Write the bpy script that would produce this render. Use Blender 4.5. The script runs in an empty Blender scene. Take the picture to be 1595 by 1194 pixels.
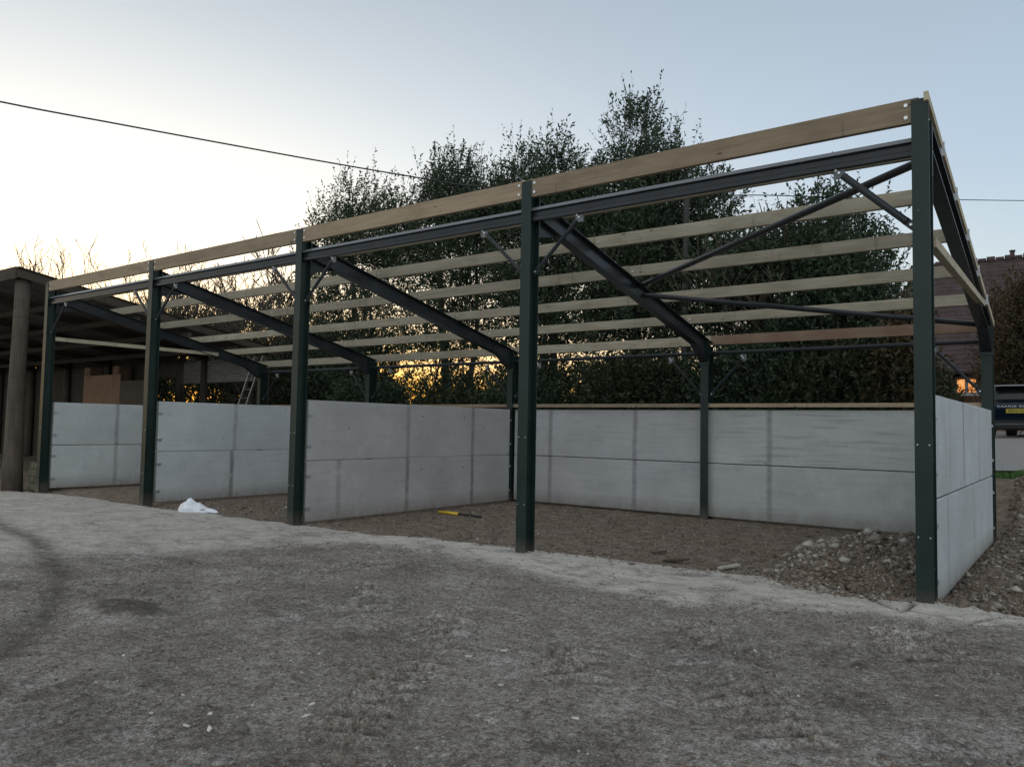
import bpy, bmesh, math, random
import numpy as np
from mathutils import Vector, Matrix
random.seed(7)
rng = np.random.default_rng(11)
S = bpy.context.scene
COL = S.collection
R = math.radians

# ------------------------------------------------------------------ tagging
def tag(o, label=None, cat=None, group=None, kind=None):
    if label: o['label'] = label
    if cat: o['category'] = cat
    if group: o['group'] = group
    if kind: o['kind'] = kind
    return o
def empty(name, loc=(0, 0, 0), rz=0.0):
    o = bpy.data.objects.new(name, None); COL.objects.link(o)
    o.location = loc; o.rotation_euler = (0, 0, rz); o.empty_display_size = 0.2
    return o
def thing(name, label, cat, loc=(0, 0, 0), rz=0.0, group=None):
    return tag(empty(name, loc, rz), label, cat, group)
def copy_tree(o, parent=None):
    c = o.copy(); COL.objects.link(c)
    if parent: c.parent = parent
    for ch in list(o.children): copy_tree(ch, c)
    return c

# ------------------------------------------------------------------ mesh builder
class MB:
    def __init__(s): s.v = []; s.f = []; s.m = []
    def add(s, vs, fs, mi=0):
        n = len(s.v); s.v += [tuple(v) for v in vs]; s.f += [tuple(i + n for i in f) for f in fs]; s.m += [mi] * len(fs)
        return s
    def box(s, x0, x1, y0, y1, z0, z1, mi=0):
        return s.add([(x0,y0,z0),(x1,y0,z0),(x1,y1,z0),(x0,y1,z0),(x0,y0,z1),(x1,y0,z1),(x1,y1,z1),(x0,y1,z1)],
              [(0,3,2,1),(4,5,6,7),(0,1,5,4),(1,2,6,5),(2,3,7,6),(3,0,4,7)], mi)
    def beam(s, p0, p1, w, h, up=(0,0,1), mi=0, seg=1, wob=0):
        p0 = Vector(p0); p1 = Vector(p1); d = (p1-p0).normalized(); u = Vector(up)
        sd = d.cross(u).normalized(); u = sd.cross(d).normalized()
        n = len(s.v); rings = []
        for k in range(seg+1):
            c = p0.lerp(p1, k/seg) + (sd*random.uniform(-wob, wob)+u*random.uniform(-wob, wob) if 0 < k < seg else Vector())
            rings.append([c + sd*a*w/2 + u*b*h/2 for a, b in ((-1,-1),(1,-1),(1,1),(-1,1))])
        vs = [q for r in rings for q in r]; fs = [(0,3,2,1)]; e = seg*4; fs.append((e,e+1,e+2,e+3))
        for k in range(seg):
            for j in range(4):
                a = k*4+j; b = k*4+(j+1) % 4; fs.append((a, b, b+4, a+4))
        return s.add(vs, fs, mi)
    def tube(s, pts, rad, n=8, mi=0, cap=True):
        pts = [Vector(p) for p in pts]
        rad = rad if isinstance(rad, (list, tuple)) else [rad]*len(pts)
        vs = []; fs = []
        d0 = (pts[1]-pts[0]).normalized(); a = Vector((0,0,1)) if abs(d0.z) < .9 else Vector((1,0,0))
        sx = d0.cross(a).normalized()
        for i, p in enumerate(pts):
            d = ((pts[min(i+1, len(pts)-1)]-pts[max(i-1, 0)])).normalized()
            sx = (sx - d*sx.dot(d)).normalized(); sy = d.cross(sx)
            for k in range(n):
                t = 2*math.pi*k/n; vs.append(p+(sx*math.cos(t)+sy*math.sin(t))*rad[i])
        for i in range(len(pts)-1):
            for k in range(n):
                a = i*n+k; b = i*n+(k+1) % n; fs.append((a, b, b+n, a+n))
        if cap:
            fs.append(tuple(range(n-1, -1, -1))); e = (len(pts)-1)*n; fs.append(tuple(range(e, e+n)))
        return s.add(vs, fs, mi)
    def prism(s, prof, axis, a0, a1, mi=0):
        """prof: 2D points; extruded along axis 'x','y','z' from a0 to a1"""
        def P(p, a):
            return {'x': (a, p[0], p[1]), 'y': (p[0], a, p[1]), 'z': (p[0], p[1], a)}[axis]
        n = len(prof); vs = [P(p, a0) for p in prof]+[P(p, a1) for p in prof]
        fs = [tuple(range(n-1, -1, -1)), tuple(range(n, 2*n))]+[(i, (i+1) % n, (i+1) % n+n, i+n) for i in range(n)]
        return s.add(vs, fs, mi)
    def build(s, name, mats, parent=None, bevel=0, smooth=False, label=None, fixn=True):
        me = bpy.data.meshes.new(name); me.from_pydata(s.v, [], s.f)
        mats = mats if isinstance(mats, (list, tuple)) else [mats]
        for m in mats: me.materials.append(m)
        if len(mats) > 1: me.polygons.foreach_set('material_index', s.m)
        bm = bmesh.new(); bm.from_mesh(me)
        if fixn: bmesh.ops.recalc_face_normals(bm, faces=bm.faces)
        if bevel:
            bmesh.ops.bevel(bm, geom=[e for e in bm.edges if len(e.link_faces) == 2 and e.calc_face_angle(0) > .6], offset=bevel, segments=1, affect='EDGES', profile=.5)
        bm.to_mesh(me); bm.free()
        if smooth:
            me.polygons.foreach_set('use_smooth', [True]*len(me.polygons))
        me.update()
        o = bpy.data.objects.new(name, me); COL.objects.link(o)
        if parent: o.parent = parent
        if label: o['label'] = label
        return o

def npmesh(name, verts, faces, mats, parent=None, smooth=False, mi=None):
    """verts (N,3) float, faces (M,k) int"""
    me = bpy.data.meshes.new(name); k = faces.shape[1]
    me.vertices.add(len(verts)); me.vertices.foreach_set('co', verts.astype(np.float32).ravel())
    me.loops.add(faces.size); me.loops.foreach_set('vertex_index', faces.astype(np.int32).ravel())
    me.polygons.add(len(faces)); me.polygons.foreach_set('loop_start', np.arange(0, faces.size, k, dtype=np.int32))
    me.polygons.foreach_set('loop_total', np.full(len(faces), k, dtype=np.int32))
    for m in (mats if isinstance(mats, (list, tuple)) else [mats]): me.materials.append(m)
    if mi is not None: me.polygons.foreach_set('material_index', mi.astype(np.int32))
    if smooth: me.polygons.foreach_set('use_smooth', np.ones(len(faces), dtype=bool))
    me.update(calc_edges=True)
    o = bpy.data.objects.new(name, me); COL.objects.link(o)
    if parent: o.parent = parent
    return o

# ------------------------------------------------------------------ materials
class NT:
    def __init__(s, name):
        s.m = bpy.data.materials.new(name); s.m.use_nodes = True; s.t = s.m.node_tree; s.t.nodes.clear()
        s.out = s.n('ShaderNodeOutputMaterial'); s.b = s.n('ShaderNodeBsdfPrincipled'); s.l(s.b.outputs[0], s.out.inputs[0])
    def n(s, ty, **kw):
        x = s.t.nodes.new(ty)
        for k, v in kw.items(): setattr(x, k, v)
        return x
    def l(s, a, b): s.t.links.new(a, b)
    def val(s, x, sock):
        if isinstance(x, bpy.types.NodeSocket): s.l(x, sock)
        elif x is not None: sock.default_value = x
    def coord(s, scale=(1,1,1), obj=True, loc=(0,0,0)):
        c = s.n('ShaderNodeTexCoord'); mp = s.n('ShaderNodeMapping'); mp.inputs['Scale'].default_value = scale; mp.inputs['Location'].default_value = loc
        s.l(c.outputs['Object'], mp.inputs[0]); return mp.outputs[0]
    def noise(s, vec, scale, detail=4, rough=.6):
        x = s.n('ShaderNodeTexNoise'); x.inputs['Scale'].default_value = scale; x.inputs['Detail'].default_value = detail; x.inputs['Roughness'].default_value = rough
        s.l(vec, x.inputs['Vector']); return x.outputs[0]
    def ramp(s, fac, stops):
        x = s.n('ShaderNodeValToRGB'); s.l(fac, x.inputs[0]); e = x.color_ramp.elements
        while len(e) > 1: e.remove(e[-1])
        for i, (p, c) in enumerate(stops):
            q = e[0] if i == 0 else e.new(p)
            q.position = p; q.color = (*c, 1) if len(c) == 3 else c
        return x.outputs[0]
    def mix(s, fac, a, b, mode='MIX'):
        x = s.n('ShaderNodeMix', data_type='RGBA', blend_type=mode); s.val(fac, x.inputs[0])
        for v, i in ((a, 6), (b, 7)):
            if isinstance(v, tuple) and len(v) == 3: v = (*v, 1)
            s.val(v, x.inputs[i])
        return x.outputs[2]
    def math(s, op, a, b=None, c=None, clamp=False):
        x = s.n('ShaderNodeMath', operation=op, use_clamp=clamp)
        s.val(a, x.inputs[0]); s.val(b, x.inputs[1]); s.val(c, x.inputs[2]); return x.outputs[0]
    def bump(s, h, strength=.3, dist=.01, nrm=None):
        x = s.n('ShaderNodeBump'); x.inputs['Strength'].default_value = strength; x.inputs['Distance'].default_value = dist
        s.l(h, x.inputs['Height'])
        if nrm: s.l(nrm, x.inputs['Normal'])
        s.l(x.outputs[0], s.b.inputs['Normal']); return x.outputs[0]
    def fin(s, col=None, rough=.8, metal=0, spec=None):
        if isinstance(col, tuple): col = (*col, 1)
        s.val(col, s.b.inputs['Base Color']); s.val(rough, s.b.inputs['Roughness']); s.val(metal, s.b.inputs['Metallic'])
        if spec is not None: s.b.inputs['Specular IOR Level'].default_value = spec
        return s.m

def vary(name, col, rough=.8, var=.25, scale=3, metal=0, bump=.2, bs=60, stretch=(1,1,1), spec=None, dist=.004):
    t = NT(name); v = t.coord(stretch)
    n = t.noise(v, scale, 6, .65)
    lo = tuple(c*(1-var) for c in col); hi = tuple(min(1, c*(1+var)) for c in col)
    c = t.ramp(n, [(.3, lo), (.7, hi)])
    if bump: t.bump(t.noise(v, bs, 4), bump, dist)
    return t.fin(c, rough, metal, spec)

def timber(name, a, b, axis='x', stain=None):
    t = NT(name); sc = {'x': (.25, 6, 6), 'y': (6, .25, 6), 'z': (6, 6, .25)}[axis]
    oi = t.n('ShaderNodeObjectInfo'); v = t.coord(sc)
    add = t.n('ShaderNodeVectorMath', operation='ADD'); t.l(v, add.inputs[0])
    cmb = t.n('ShaderNodeCombineXYZ'); t.l(t.math('MULTIPLY', oi.outputs['Random'], 37.0), cmb.inputs[0]); t.l(t.math('MULTIPLY', oi.outputs['Random'], 11.0), cmb.inputs[2])
    t.l(cmb.outputs[0], add.inputs[1]); v = add.outputs[0]
    g = t.noise(v, 6, 8, .7); c = t.ramp(g, [(.3, a), (.7, b)])
    # broad weather patches and knots
    v2 = t.coord({'x': (.8, 2, 2), 'y': (2, .8, 2), 'z': (2, 2, .8)}[axis])
    p = t.noise(v2, 2.2, 4); c = t.mix(t.math('MULTIPLY', t.math('SUBTRACT', p, .45, clamp=True), 2.0, clamp=True), c, tuple(x*.72 for x in a))
    ksc = {'x': (1, 3.2, 3.2), 'y': (3.2, 1, 3.2), 'z': (3.2, 3.2, 1)}[axis]
    vo = t.n('ShaderNodeTexVoronoi'); vo.inputs['Scale'].default_value = 2.3; vo.inputs['Randomness'].default_value = 1.0
    t.l(t.coord(ksc), vo.inputs['Vector'])
    k = t.math('LESS_THAN', vo.outputs['Distance'], .085); c = t.mix(t.math('MULTIPLY', k, .75), c, tuple(x*.3 for x in a))
    # dark marks across the face (banding and wet marks)
    mk = t.noise(t.coord({'x': (9, .6, .6), 'y': (.6, 9, .6), 'z': (.6, .6, 9)}[axis]), 1.0, 3)
    c = t.mix(t.math('MULTIPLY', t.math('GREATER_THAN', mk, .66), .3), c, tuple(x*.4 for x in a))
    hv = t.n('ShaderNodeHueSaturation'); t.l(c, hv.inputs['Color']); t.l(t.math('ADD', t.math('MULTIPLY', oi.outputs['Random'], .45), .78), hv.inputs['Value']); hv.inputs['Saturation'].default_value = .95; c = hv.outputs[0]
    if stain: c = t.mix(t.math('MULTIPLY', t.noise(t.coord((1.2,.5,.5)), 1.6, 3), .95), c, stain)
    t.bump(g, .25, .004)
    return t.fin(c, .85, spec=.25)

def panel_mat(name, streaks, tone=(.38,.40,.415), seed=0, axis=0, marks=0):
    """precast concrete; streaks: mould seams as (pos, zlo, zhi, strength) along the length"""
    t = NT(name); tc = t.n('ShaderNodeTexCoord'); sp = t.n('ShaderNodeSeparateXYZ'); t.l(tc.outputs['Object'], sp.inputs[0])
    L = sp.outputs[axis]; Z = sp.outputs[2]
    v = t.coord((1,1,1), loc=(seed*3.1, seed*1.7, seed))
    n = t.noise(v, .9, 5, .6); c = t.ramp(n, [(.3, tuple(x*.86 for x in tone)), (.7, tuple(min(1,x*1.1) for x in tone))])
    hz = t.noise(t.coord((.35,.35,5), loc=(seed,0,seed)), 3.5, 5, .7); c = t.mix(t.math('MULTIPLY', t.math('SUBTRACT', hz, .5, clamp=True), 1.6, clamp=True), c, tuple(x*.72 for x in tone))
    wob = t.math('MULTIPLY', t.math('SUBTRACT', t.noise(v, 1.6, 2), .5), .05)
    br = t.noise(t.coord((1,1,1), loc=(seed*5,0,0)), 7, 4, .7)
    for pos, z0, z1, st in streaks:
        d = t.math('ABSOLUTE', t.math('SUBTRACT', t.math('ADD', L, wob), pos))
        b = t.math('SUBTRACT', 1.0, t.math('DIVIDE', d, .06), clamp=True)
        b = t.math('POWER', b, .45)
        if z0 is not None:
            b = t.math('MULTIPLY', b, t.math('MULTIPLY', t.math('GREATER_THAN', Z, z0), t.math('LESS_THAN', Z, z1)))
        b = t.math('MULTIPLY', t.math('MULTIPLY', b, t.math('MULTIPLY', br, 1.9)), st, clamp=True)
        c = t.mix(b, c, tuple(x*.42 for x in tone))
    if marks:
        bm_ = t.noise(t.coord((.8,.8,13), loc=(seed,0,0)), 1.5, 1, .4)
        c = t.mix(t.math('MULTIPLY', t.math('MULTIPLY', t.math('SUBTRACT', bm_, .545, clamp=True), 7, clamp=True), marks), c, tuple(x*.45 for x in tone))
    vo = t.n('ShaderNodeTexVoronoi'); vo.inputs['Scale'].default_value = 1.9; t.l(v, vo.inputs['Vector'])
    c = t.mix(t.math('MULTIPLY', t.math('LESS_THAN', vo.outputs['Distance'], .045), .55), c, tuple(x*.35 for x in tone))
    bl = t.noise(t.coord((1,1,1), loc=(0,seed*2,0)), 3.2, 6, .7); c = t.mix(t.math('MULTIPLY', t.math('SUBTRACT', bl, .56, clamp=True), 2.6, clamp=True), c, tuple(x*.66 for x in tone))
    c = t.mix(t.math('MULTIPLY', t.math('SUBTRACT', t.noise(t.coord((1,1,1), loc=(seed,9,0)), 2.1, 6, .7), .58, clamp=True), 2.6, clamp=True), c, tuple(min(1,x*1.35) for x in tone))
    mudz = t.math('MULTIPLY', t.math('SUBTRACT', .30, Z, clamp=True), t.math('MULTIPLY', t.noise(t.coord((2.2,2.2,1), loc=(seed,0,0)), 3, 6, .75), 4.2), clamp=True)
    c = t.mix(mudz, c, (.17,.14,.11))
    t.bump(t.noise(v, 28, 6, .7), .3, .006)
    return t.fin(c, .82, spec=.3)

M = {}
def steel(name, col, rough=.42):
    t = NT(name); v = t.coord((1,1,1)); n = t.noise(v, 2.5, 6, .7)
    c = t.ramp(n, [(.3, tuple(x*.8 for x in col)), (.7, tuple(x*1.25 for x in col))])
    sc = t.noise(t.coord((1,1,.3)), 22, 3, .6)
    c = t.mix(t.math('MULTIPLY', t.math('GREATER_THAN', sc, .735), .5), c, (.25,.27,.27))
    dz = t.n('ShaderNodeSeparateXYZ'); t.l(t.n('ShaderNodeTexCoord').outputs['Object'], dz.inputs[0])
    mud = t.math('MULTIPLY', t.math('SUBTRACT', .22, dz.outputs[2], clamp=True), t.math('MULTIPLY', t.noise(v, 9, 4), 5), clamp=True)
    c = t.mix(mud, c, (.12,.1,.08))
    r = t.math('ADD', t.math('MULTIPLY', t.noise(v, 14, 4), .22), rough-.11)
    t.bump(t.noise(v, 90, 2), .05, .002)
    return t.fin(c, r, 0, .26)
M['steel'] = steel('dark_green_paint', (.012,.024,.021), .34)
M['steel_blue'] = steel('grey_paint', (.024,.028,.032), .3)
M['steel_lite'] = steel('pale_grey_paint', (.13,.14,.15), .3)  # paler steel for gussets; on the strut lip it carries reflected sky
M['galv'] = vary('galvanised', (.42,.44,.46), .42, .2, 8, .85, .1)
M['timber'] = timber('roof_timber', (.225,.17,.11), (.34,.27,.185))
M['timber_b'] = timber('pale_timber', (.25,.22,.155), (.40,.365,.28))
M['timber_red'] = timber('stained_timber', (.22,.165,.11), (.33,.26,.18), stain=(.15,.075,.055))
M['timber_y'] = timber('verge_timber', (.30,.26,.18), (.44,.39,.28), 'y')
M['oldwood'] = timber('weathered_wood', (.05,.04,.031), (.105,.085,.066), 'z')
M['oldwood_x'] = timber('weathered_board', (.04,.032,.025), (.085,.068,.052), 'x')
M['oldwood_y'] = timber('weathered_rafter', (.042,.034,.027), (.09,.072,.055), 'y')
M['ply'] = timber('brown_board', (.15,.088,.052), (.21,.125,.078), 'z')
M['sheet'] = vary('grey_sheeting', (.22,.215,.20), .8, .3, 2, 0, .3, 30, (1,1,4))
M['barnroof'] = vary('barn_roof', (.10,.09,.08), .85, .4, 2, 0, .4, 20)
M['bolt'] = vary('zinc_bolt', (.6,.6,.6), .35, .1, 5, .7, 0)
M['brick_old'] = vary('old_brick', (.17,.105,.07), .9, .4, 7, 0, .5, 40)

# ------------------------------------------------------------------ numpy noise
def vnoise(x, y, seed=0):
    xi = np.floor(x).astype(np.int64); yi = np.floor(y).astype(np.int64); fx = x-xi; fy = y-yi
    fx = fx*fx*(3-2*fx); fy = fy*fy*(3-2*fy)
    def h(a, b):
        n = (a*374761393+b*668265263+seed*974711) & 0x7fffffff
        n = ((n ^ (n >> 13))*1274126177) & 0x7fffffff
        return ((n ^ (n >> 16)) & 0xffff)/65535.0
    return (h(xi,yi)*(1-fx)+h(xi+1,yi)*fx)*(1-fy)+(h(xi,yi+1)*(1-fx)+h(xi+1,yi+1)*fx)*fy
def fbm(x, y, o=4, seed=0, g=.5):
    s = 0; a = 1; t = 0
    for k in range(o): s = s+a*vnoise(x*2**k+k*17.3, y*2**k+k*5.1, seed+k); t += a; a *= g
    return s/t
def sstep(a, b, x): t = np.clip((x-a)/(b-a), 0, 1); return t*t*(3-2*t)

B = 4.5705; D = 5.878; NB = 4
IN_X = [-40,-1.7,2.5,6.3,8.2,9.85,10.8,11.66,12.9,13.6,14.5,15.1,15.9,16.65,17.37,17.98,18.34,18.68,18.84,19.2,40]
IN_Y = [-1,-.14,.12,.04,.04,.05,-.02,.17,.33,.4,.5,.55,.6,.58,.36,.30,.18,.10,-.02,-.12,-.3]
OUT_X = [-40,6,9,10.2,10.96,11.77,12.78,13.8,14.5,15.25,15.85,16.5,17.2,17.9,18.2,18.64,18.93,19.4,40]
OUT_Y = [-9,-6.5,-4.6,-2.6,-1.2,-.6,-.55,-.78,-1.03,-1.33,-1.4,-1.4,-1.12,-.8,-.82,-.55,-.45,-.4,-.5]
def zbase(x, y):
    z = -.0935+.0087*np.clip(x, -10, 22)
    inside = sstep(.2, .9, y)*(1-sstep(18.2, 18.6, x))
    z = z*(1-inside)+(-.045)*inside
    z = z+sstep(6.6, 11, y)*.78+sstep(11, 18.5, y)*.75+sstep(18.5, 30, y)*.3
    return z
def heap(x, y):
    d = ((x-17.75)/1.25)**2+((y-1.75)/1.75)**2
    d2 = ((x-17.0)/.75)**2+((y-.95)/.7)**2
    h = .47*np.clip(1-d, 0, 1)**.9+.16*np.clip(1-d2, 0, 1)
    return h*(x < 18.26)
CR = [[(17.25,.38),(17.74,-.02),(17.95,-.28),(18.17,-.5),(18.19,-.37),(18.2,-.05)],[(18.19,-.42),(18.29,-.46),(18.5,-.5),(18.71,-.54),(18.82,-.25),(19.04,-.12),(19.4,-.05)]]
def segd(x, y, pl):
    d = np.full(x.shape, 9.0)
    for (a, b), (c, e) in zip(pl[:-1], pl[1:]):
        t = np.clip(((x-a)*(c-a)+(y-b)*(e-b))/((c-a)**2+(e-b)**2), 0, 1)
        d = np.minimum(d, np.hypot(x-a-t*(c-a), y-b-t*(e-b)))
    return d
def ground(x, y):
    z = zbase(x, y)
    n1 = fbm(x*.5, y*.5, 3, 1); n2 = fbm(x*2.3, y*2.3, 4, 5); n3 = fbm(x*11, y*11, 3, 9); n4 = fbm(x*34, y*34, 2, 13)
    wob = (fbm(x*1.6, y*1.6, 3, 21)-.5)*.34+(fbm(x*7, y*7, 2, 22)-.5)*.12
    yi = np.interp(x, IN_X, IN_Y); yo = np.interp(x, OUT_X, OUT_Y)
    wob = wob*np.interp(x, [8,11.5], [3.2,1.3]); soft = np.interp(x, [0,9.5,11.3,19], [3.0,1.9,.4,.25])
    ap = (1-sstep(-.02, .04, y-yi-wob*.35))*sstep(-soft, soft*.7, (y-yo-wob))
    ap = ap*(1-.6*sstep(.48, .72, n2)*np.interp(x, [9, 13], [.5, 1]))*(1-.45*sstep(.5,.7,fbm(x*6,y*9,3,44)))*np.interp(x, [7,10.5,11.5], [.8,.75,1])
    soil = sstep(-.02, .06, y-yi-wob*.3)                       # loose earth inside the shed and to the right
    rough_r = sstep(18.35, 18.6, x)*sstep(-.25, .3, y)          # rubbly ground right of the end wall
    mud = sstep(.5, .62, fbm(x*1.1+3, y*1.9, 4, 61))*(1-ap)*(1-soil)
    hm = sstep(.005, .04, heap(x, y)+(n3-.5)*.02); soil = np.maximum(soil, hm); ap = ap*(1-hm)
    # relief
    z = z+(n1-.5)*.05*(1-sstep(-.4,.2,y)*.5)+(n2-.5)*.03*(1-.7*ap)+(n3-.5)*(.012+.03*mud+.035*soil+.05*rough_r)*(1-.8*ap)+(n4-.5)*(.008+.022*mud+.016*soil+.02*rough_r)*(1-.8*ap)
    z = z+soil*(-.02)*(1-sstep(.1,.5,y-yi))+ap*.012
    z = z+heap(x, y)*(.86+.28*fbm(x*5, y*5, 3, 31))
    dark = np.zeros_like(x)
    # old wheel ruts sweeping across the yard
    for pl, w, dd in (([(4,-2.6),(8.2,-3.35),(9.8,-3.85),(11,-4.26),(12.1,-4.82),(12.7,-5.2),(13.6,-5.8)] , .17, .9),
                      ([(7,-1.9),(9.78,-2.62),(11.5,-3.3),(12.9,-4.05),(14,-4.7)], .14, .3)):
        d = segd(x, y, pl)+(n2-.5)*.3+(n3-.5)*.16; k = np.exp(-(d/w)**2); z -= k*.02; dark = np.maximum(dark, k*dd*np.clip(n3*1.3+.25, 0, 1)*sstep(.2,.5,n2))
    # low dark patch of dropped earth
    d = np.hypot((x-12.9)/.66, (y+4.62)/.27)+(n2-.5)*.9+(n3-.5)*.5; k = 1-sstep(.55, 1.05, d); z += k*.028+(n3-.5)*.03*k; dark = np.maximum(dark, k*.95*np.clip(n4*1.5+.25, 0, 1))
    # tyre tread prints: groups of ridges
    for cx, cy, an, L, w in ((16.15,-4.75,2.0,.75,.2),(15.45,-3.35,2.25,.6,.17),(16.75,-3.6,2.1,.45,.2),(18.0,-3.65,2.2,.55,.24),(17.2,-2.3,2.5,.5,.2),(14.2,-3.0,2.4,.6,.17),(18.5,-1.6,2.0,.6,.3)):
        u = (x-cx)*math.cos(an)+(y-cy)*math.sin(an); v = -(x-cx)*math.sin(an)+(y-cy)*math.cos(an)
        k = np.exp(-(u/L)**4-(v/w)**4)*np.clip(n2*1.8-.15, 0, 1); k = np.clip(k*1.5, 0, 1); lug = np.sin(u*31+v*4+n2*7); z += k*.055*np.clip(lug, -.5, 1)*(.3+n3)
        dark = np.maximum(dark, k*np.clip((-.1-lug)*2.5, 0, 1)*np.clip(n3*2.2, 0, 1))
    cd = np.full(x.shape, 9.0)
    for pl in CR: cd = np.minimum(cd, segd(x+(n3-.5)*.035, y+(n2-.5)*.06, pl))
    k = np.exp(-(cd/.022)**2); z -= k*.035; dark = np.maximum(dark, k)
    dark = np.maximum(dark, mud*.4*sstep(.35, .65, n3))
    slab = sstep(17.6, 18.0, x)*(1-sstep(18.85, 18.95, x))*sstep(-.62, -.5, y)*(1-soil)
    ap = np.maximum(ap, slab*.97)
    return z, ap, soil, dark

# ------------------------------------------------------------------ ground sheet
def axis_pts(spans):
    o = []
    for a, b, st in spans: o += list(np.arange(a, b-1e-6, st))
    return np.array(o)
gx = np.concatenate([-np.geomspace(2500, 46, 14), axis_pts([(-40,-8,2),(-8,6,.14),(6,12,.06),(12,14.5,.035),(14.5,20,.025),(20,24,.3),(24,60,3)]), np.geomspace(60, 2500, 12)])
gy = np.concatenate([-np.geomspace(2500, 46, 14), axis_pts([(-40,-8,2),(-8,-6,.2),(-6,-1.5,.025),(-1.5,.8,.02),(.8,4,.035),(4,7,.06),(7,20,.3),(20,60,2)]), np.geomspace(60, 2500, 14)])
GX, GY = np.meshgrid(gx, gy); gz, gap_, gsoil, gdark = ground(GX, GY)
far = sstep(40, 90, np.hypot(GX-8, GY))
gz = gz*(1-far)+far*1.2
nx_, ny_ = len(gx), len(gy); idx = np.arange(nx_*ny_).reshape(ny_, nx_)
gf = np.stack([idx[:-1,:-1], idx[:-1,1:], idx[1:,1:], idx[1:,:-1]], -1).reshape(-1, 4)
t = NT('yard_ground'); v = t.coord((1,1,1))
def attr(t, name):
    a = t.n('ShaderNodeAttribute'); a.attribute_name = name; return a.outputs['Fac']
A, SO, DK = attr(t, 'apron'), attr(t, 'soil'), attr(t, 'dark')
big = t.noise(v, .55, 5, .6); med = t.noise(v, 4.5, 6, .7); fine = t.noise(v, 75, 4, .75); gr = t.noise(v, 210, 2, .6)
wv = t.n('ShaderNodeVectorMath', operation='ADD'); nz = t.n('ShaderNodeTexNoise'); nz.inputs['Scale'].default_value = 2.2; nz.inputs['Detail'].default_value = 4; t.l(v, nz.inputs['Vector'])
sc1 = t.n('ShaderNodeVectorMath', operation='SCALE'); t.l(nz.outputs['Color'], sc1.inputs[0]); sc1.inputs['Scale'].default_value = .55; t.l(v, wv.inputs[0]); t.l(sc1.outputs[0], wv.inputs[1]); wvv = wv.outputs[0]; crumb = t.noise(v, 26, 6, .8); crumb2 = t.noise(wvv, 11, 8, .82)
pat = t.noise(wvv, 1.35, 7, .68); pat2 = t.noise(wvv, 3.6, 6, .7)
c = t.ramp(pat, [(.34, (.21,.185,.16)), (.46, (.275,.252,.226)), (.55, (.325,.298,.270)), (.66, (.38,.36,.338))])
c = t.mix(t.math('MULTIPLY', t.math('SUBTRACT', pat2, .5, clamp=True), 3.0, clamp=True), c, (.215,.178,.145))
c = t.mix(t.math('MULTIPLY', t.math('SUBTRACT', t.noise(wvv, 9, 5, .75), .53, clamp=True), 3.4, clamp=True), c, (.12,.103,.088))
c = t.mix(t.math('MULTIPLY', t.math('SUBTRACT', t.noise(wvv, 14, 5, .75), .57, clamp=True), 4.0, clamp=True), c, (.40,.39,.37))
pale = t.ramp(med, [(.3, (.50,.475,.43)), (.72, (.70,.67,.61))])
pale = t.mix(t.math('MULTIPLY', t.math('SUBTRACT', t.noise(t.coord((.7,2.2,1)), 2.6, 7, .72), .5, clamp=True), 3.2, clamp=True), pale, (.36,.325,.28))
c = t.mix(A, c, pale)
c = t.mix(t.math('SUBTRACT', 1.0, t.math('MULTIPLY', A, .8)), c, t.mix(1.0, c, t.ramp(crumb2, [(.34,(.5,.48,.46)),(.47,(.95,.95,.95)),(.62,(1.3,1.31,1.33))]), 'MULTIPLY'))
sc_ = t.ramp(med, [(.28, (.12,.092,.07)), (.5, (.21,.17,.135)), (.72, (.31,.265,.22))])
sc_ = t.mix(t.math('MULTIPLY', t.math('SUBTRACT', t.noise(v, 1.3, 4), .52, clamp=True), 3, clamp=True), sc_, (.19,.165,.095))
c = t.mix(SO, c, sc_)
c = t.mix(t.math('SUBTRACT', .95, t.math('MULTIPLY', A, .75)), c, t.mix(1.0, c, t.ramp(crumb, [(.36,(.42,.40,.38)),(.5,(1,1,1)),(.64,(1.5,1.5,1.5))]), 'MULTIPLY'))  # pits darkened in the colour along the bump height, like occlusion
sp = t.ramp(fine, [(.32, (.35,.34,.33)), (.5, (.95,.95,.95)), (.68, (1.7,1.7,1.7))])
c = t.mix(t.math('SUBTRACT', .9, t.math('MULTIPLY', A, .6)), c, t.mix(1.0, c, sp, 'MULTIPLY'))
c = t.mix(t.math('MULTIPLY', t.math('GREATER_THAN', gr, .69), .3), c, (.4,.39,.37))
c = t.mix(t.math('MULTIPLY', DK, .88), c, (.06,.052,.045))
h = t.math('ADD', t.math('ADD', t.math('MULTIPLY', fine, .6), t.math('MULTIPLY', gr, .4)), t.math('MULTIPLY', crumb, 1.3))
t.bump(h, 1.0, .02); MG = t.fin(c, .92, spec=.2)
gr_o = npmesh('ground', np.stack([GX.ravel(), GY.ravel(), gz.ravel()], 1), gf, MG, smooth=True)
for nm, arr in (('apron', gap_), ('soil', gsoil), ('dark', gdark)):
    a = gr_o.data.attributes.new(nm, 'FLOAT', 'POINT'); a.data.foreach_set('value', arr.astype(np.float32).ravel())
tag(gr_o, 'dirt and gravel yard with a pale worn concrete strip', kind='structure')

def gz1(x, y): return float(ground(np.array([float(x)]), np.array([float(y)]))[0][0])

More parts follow.
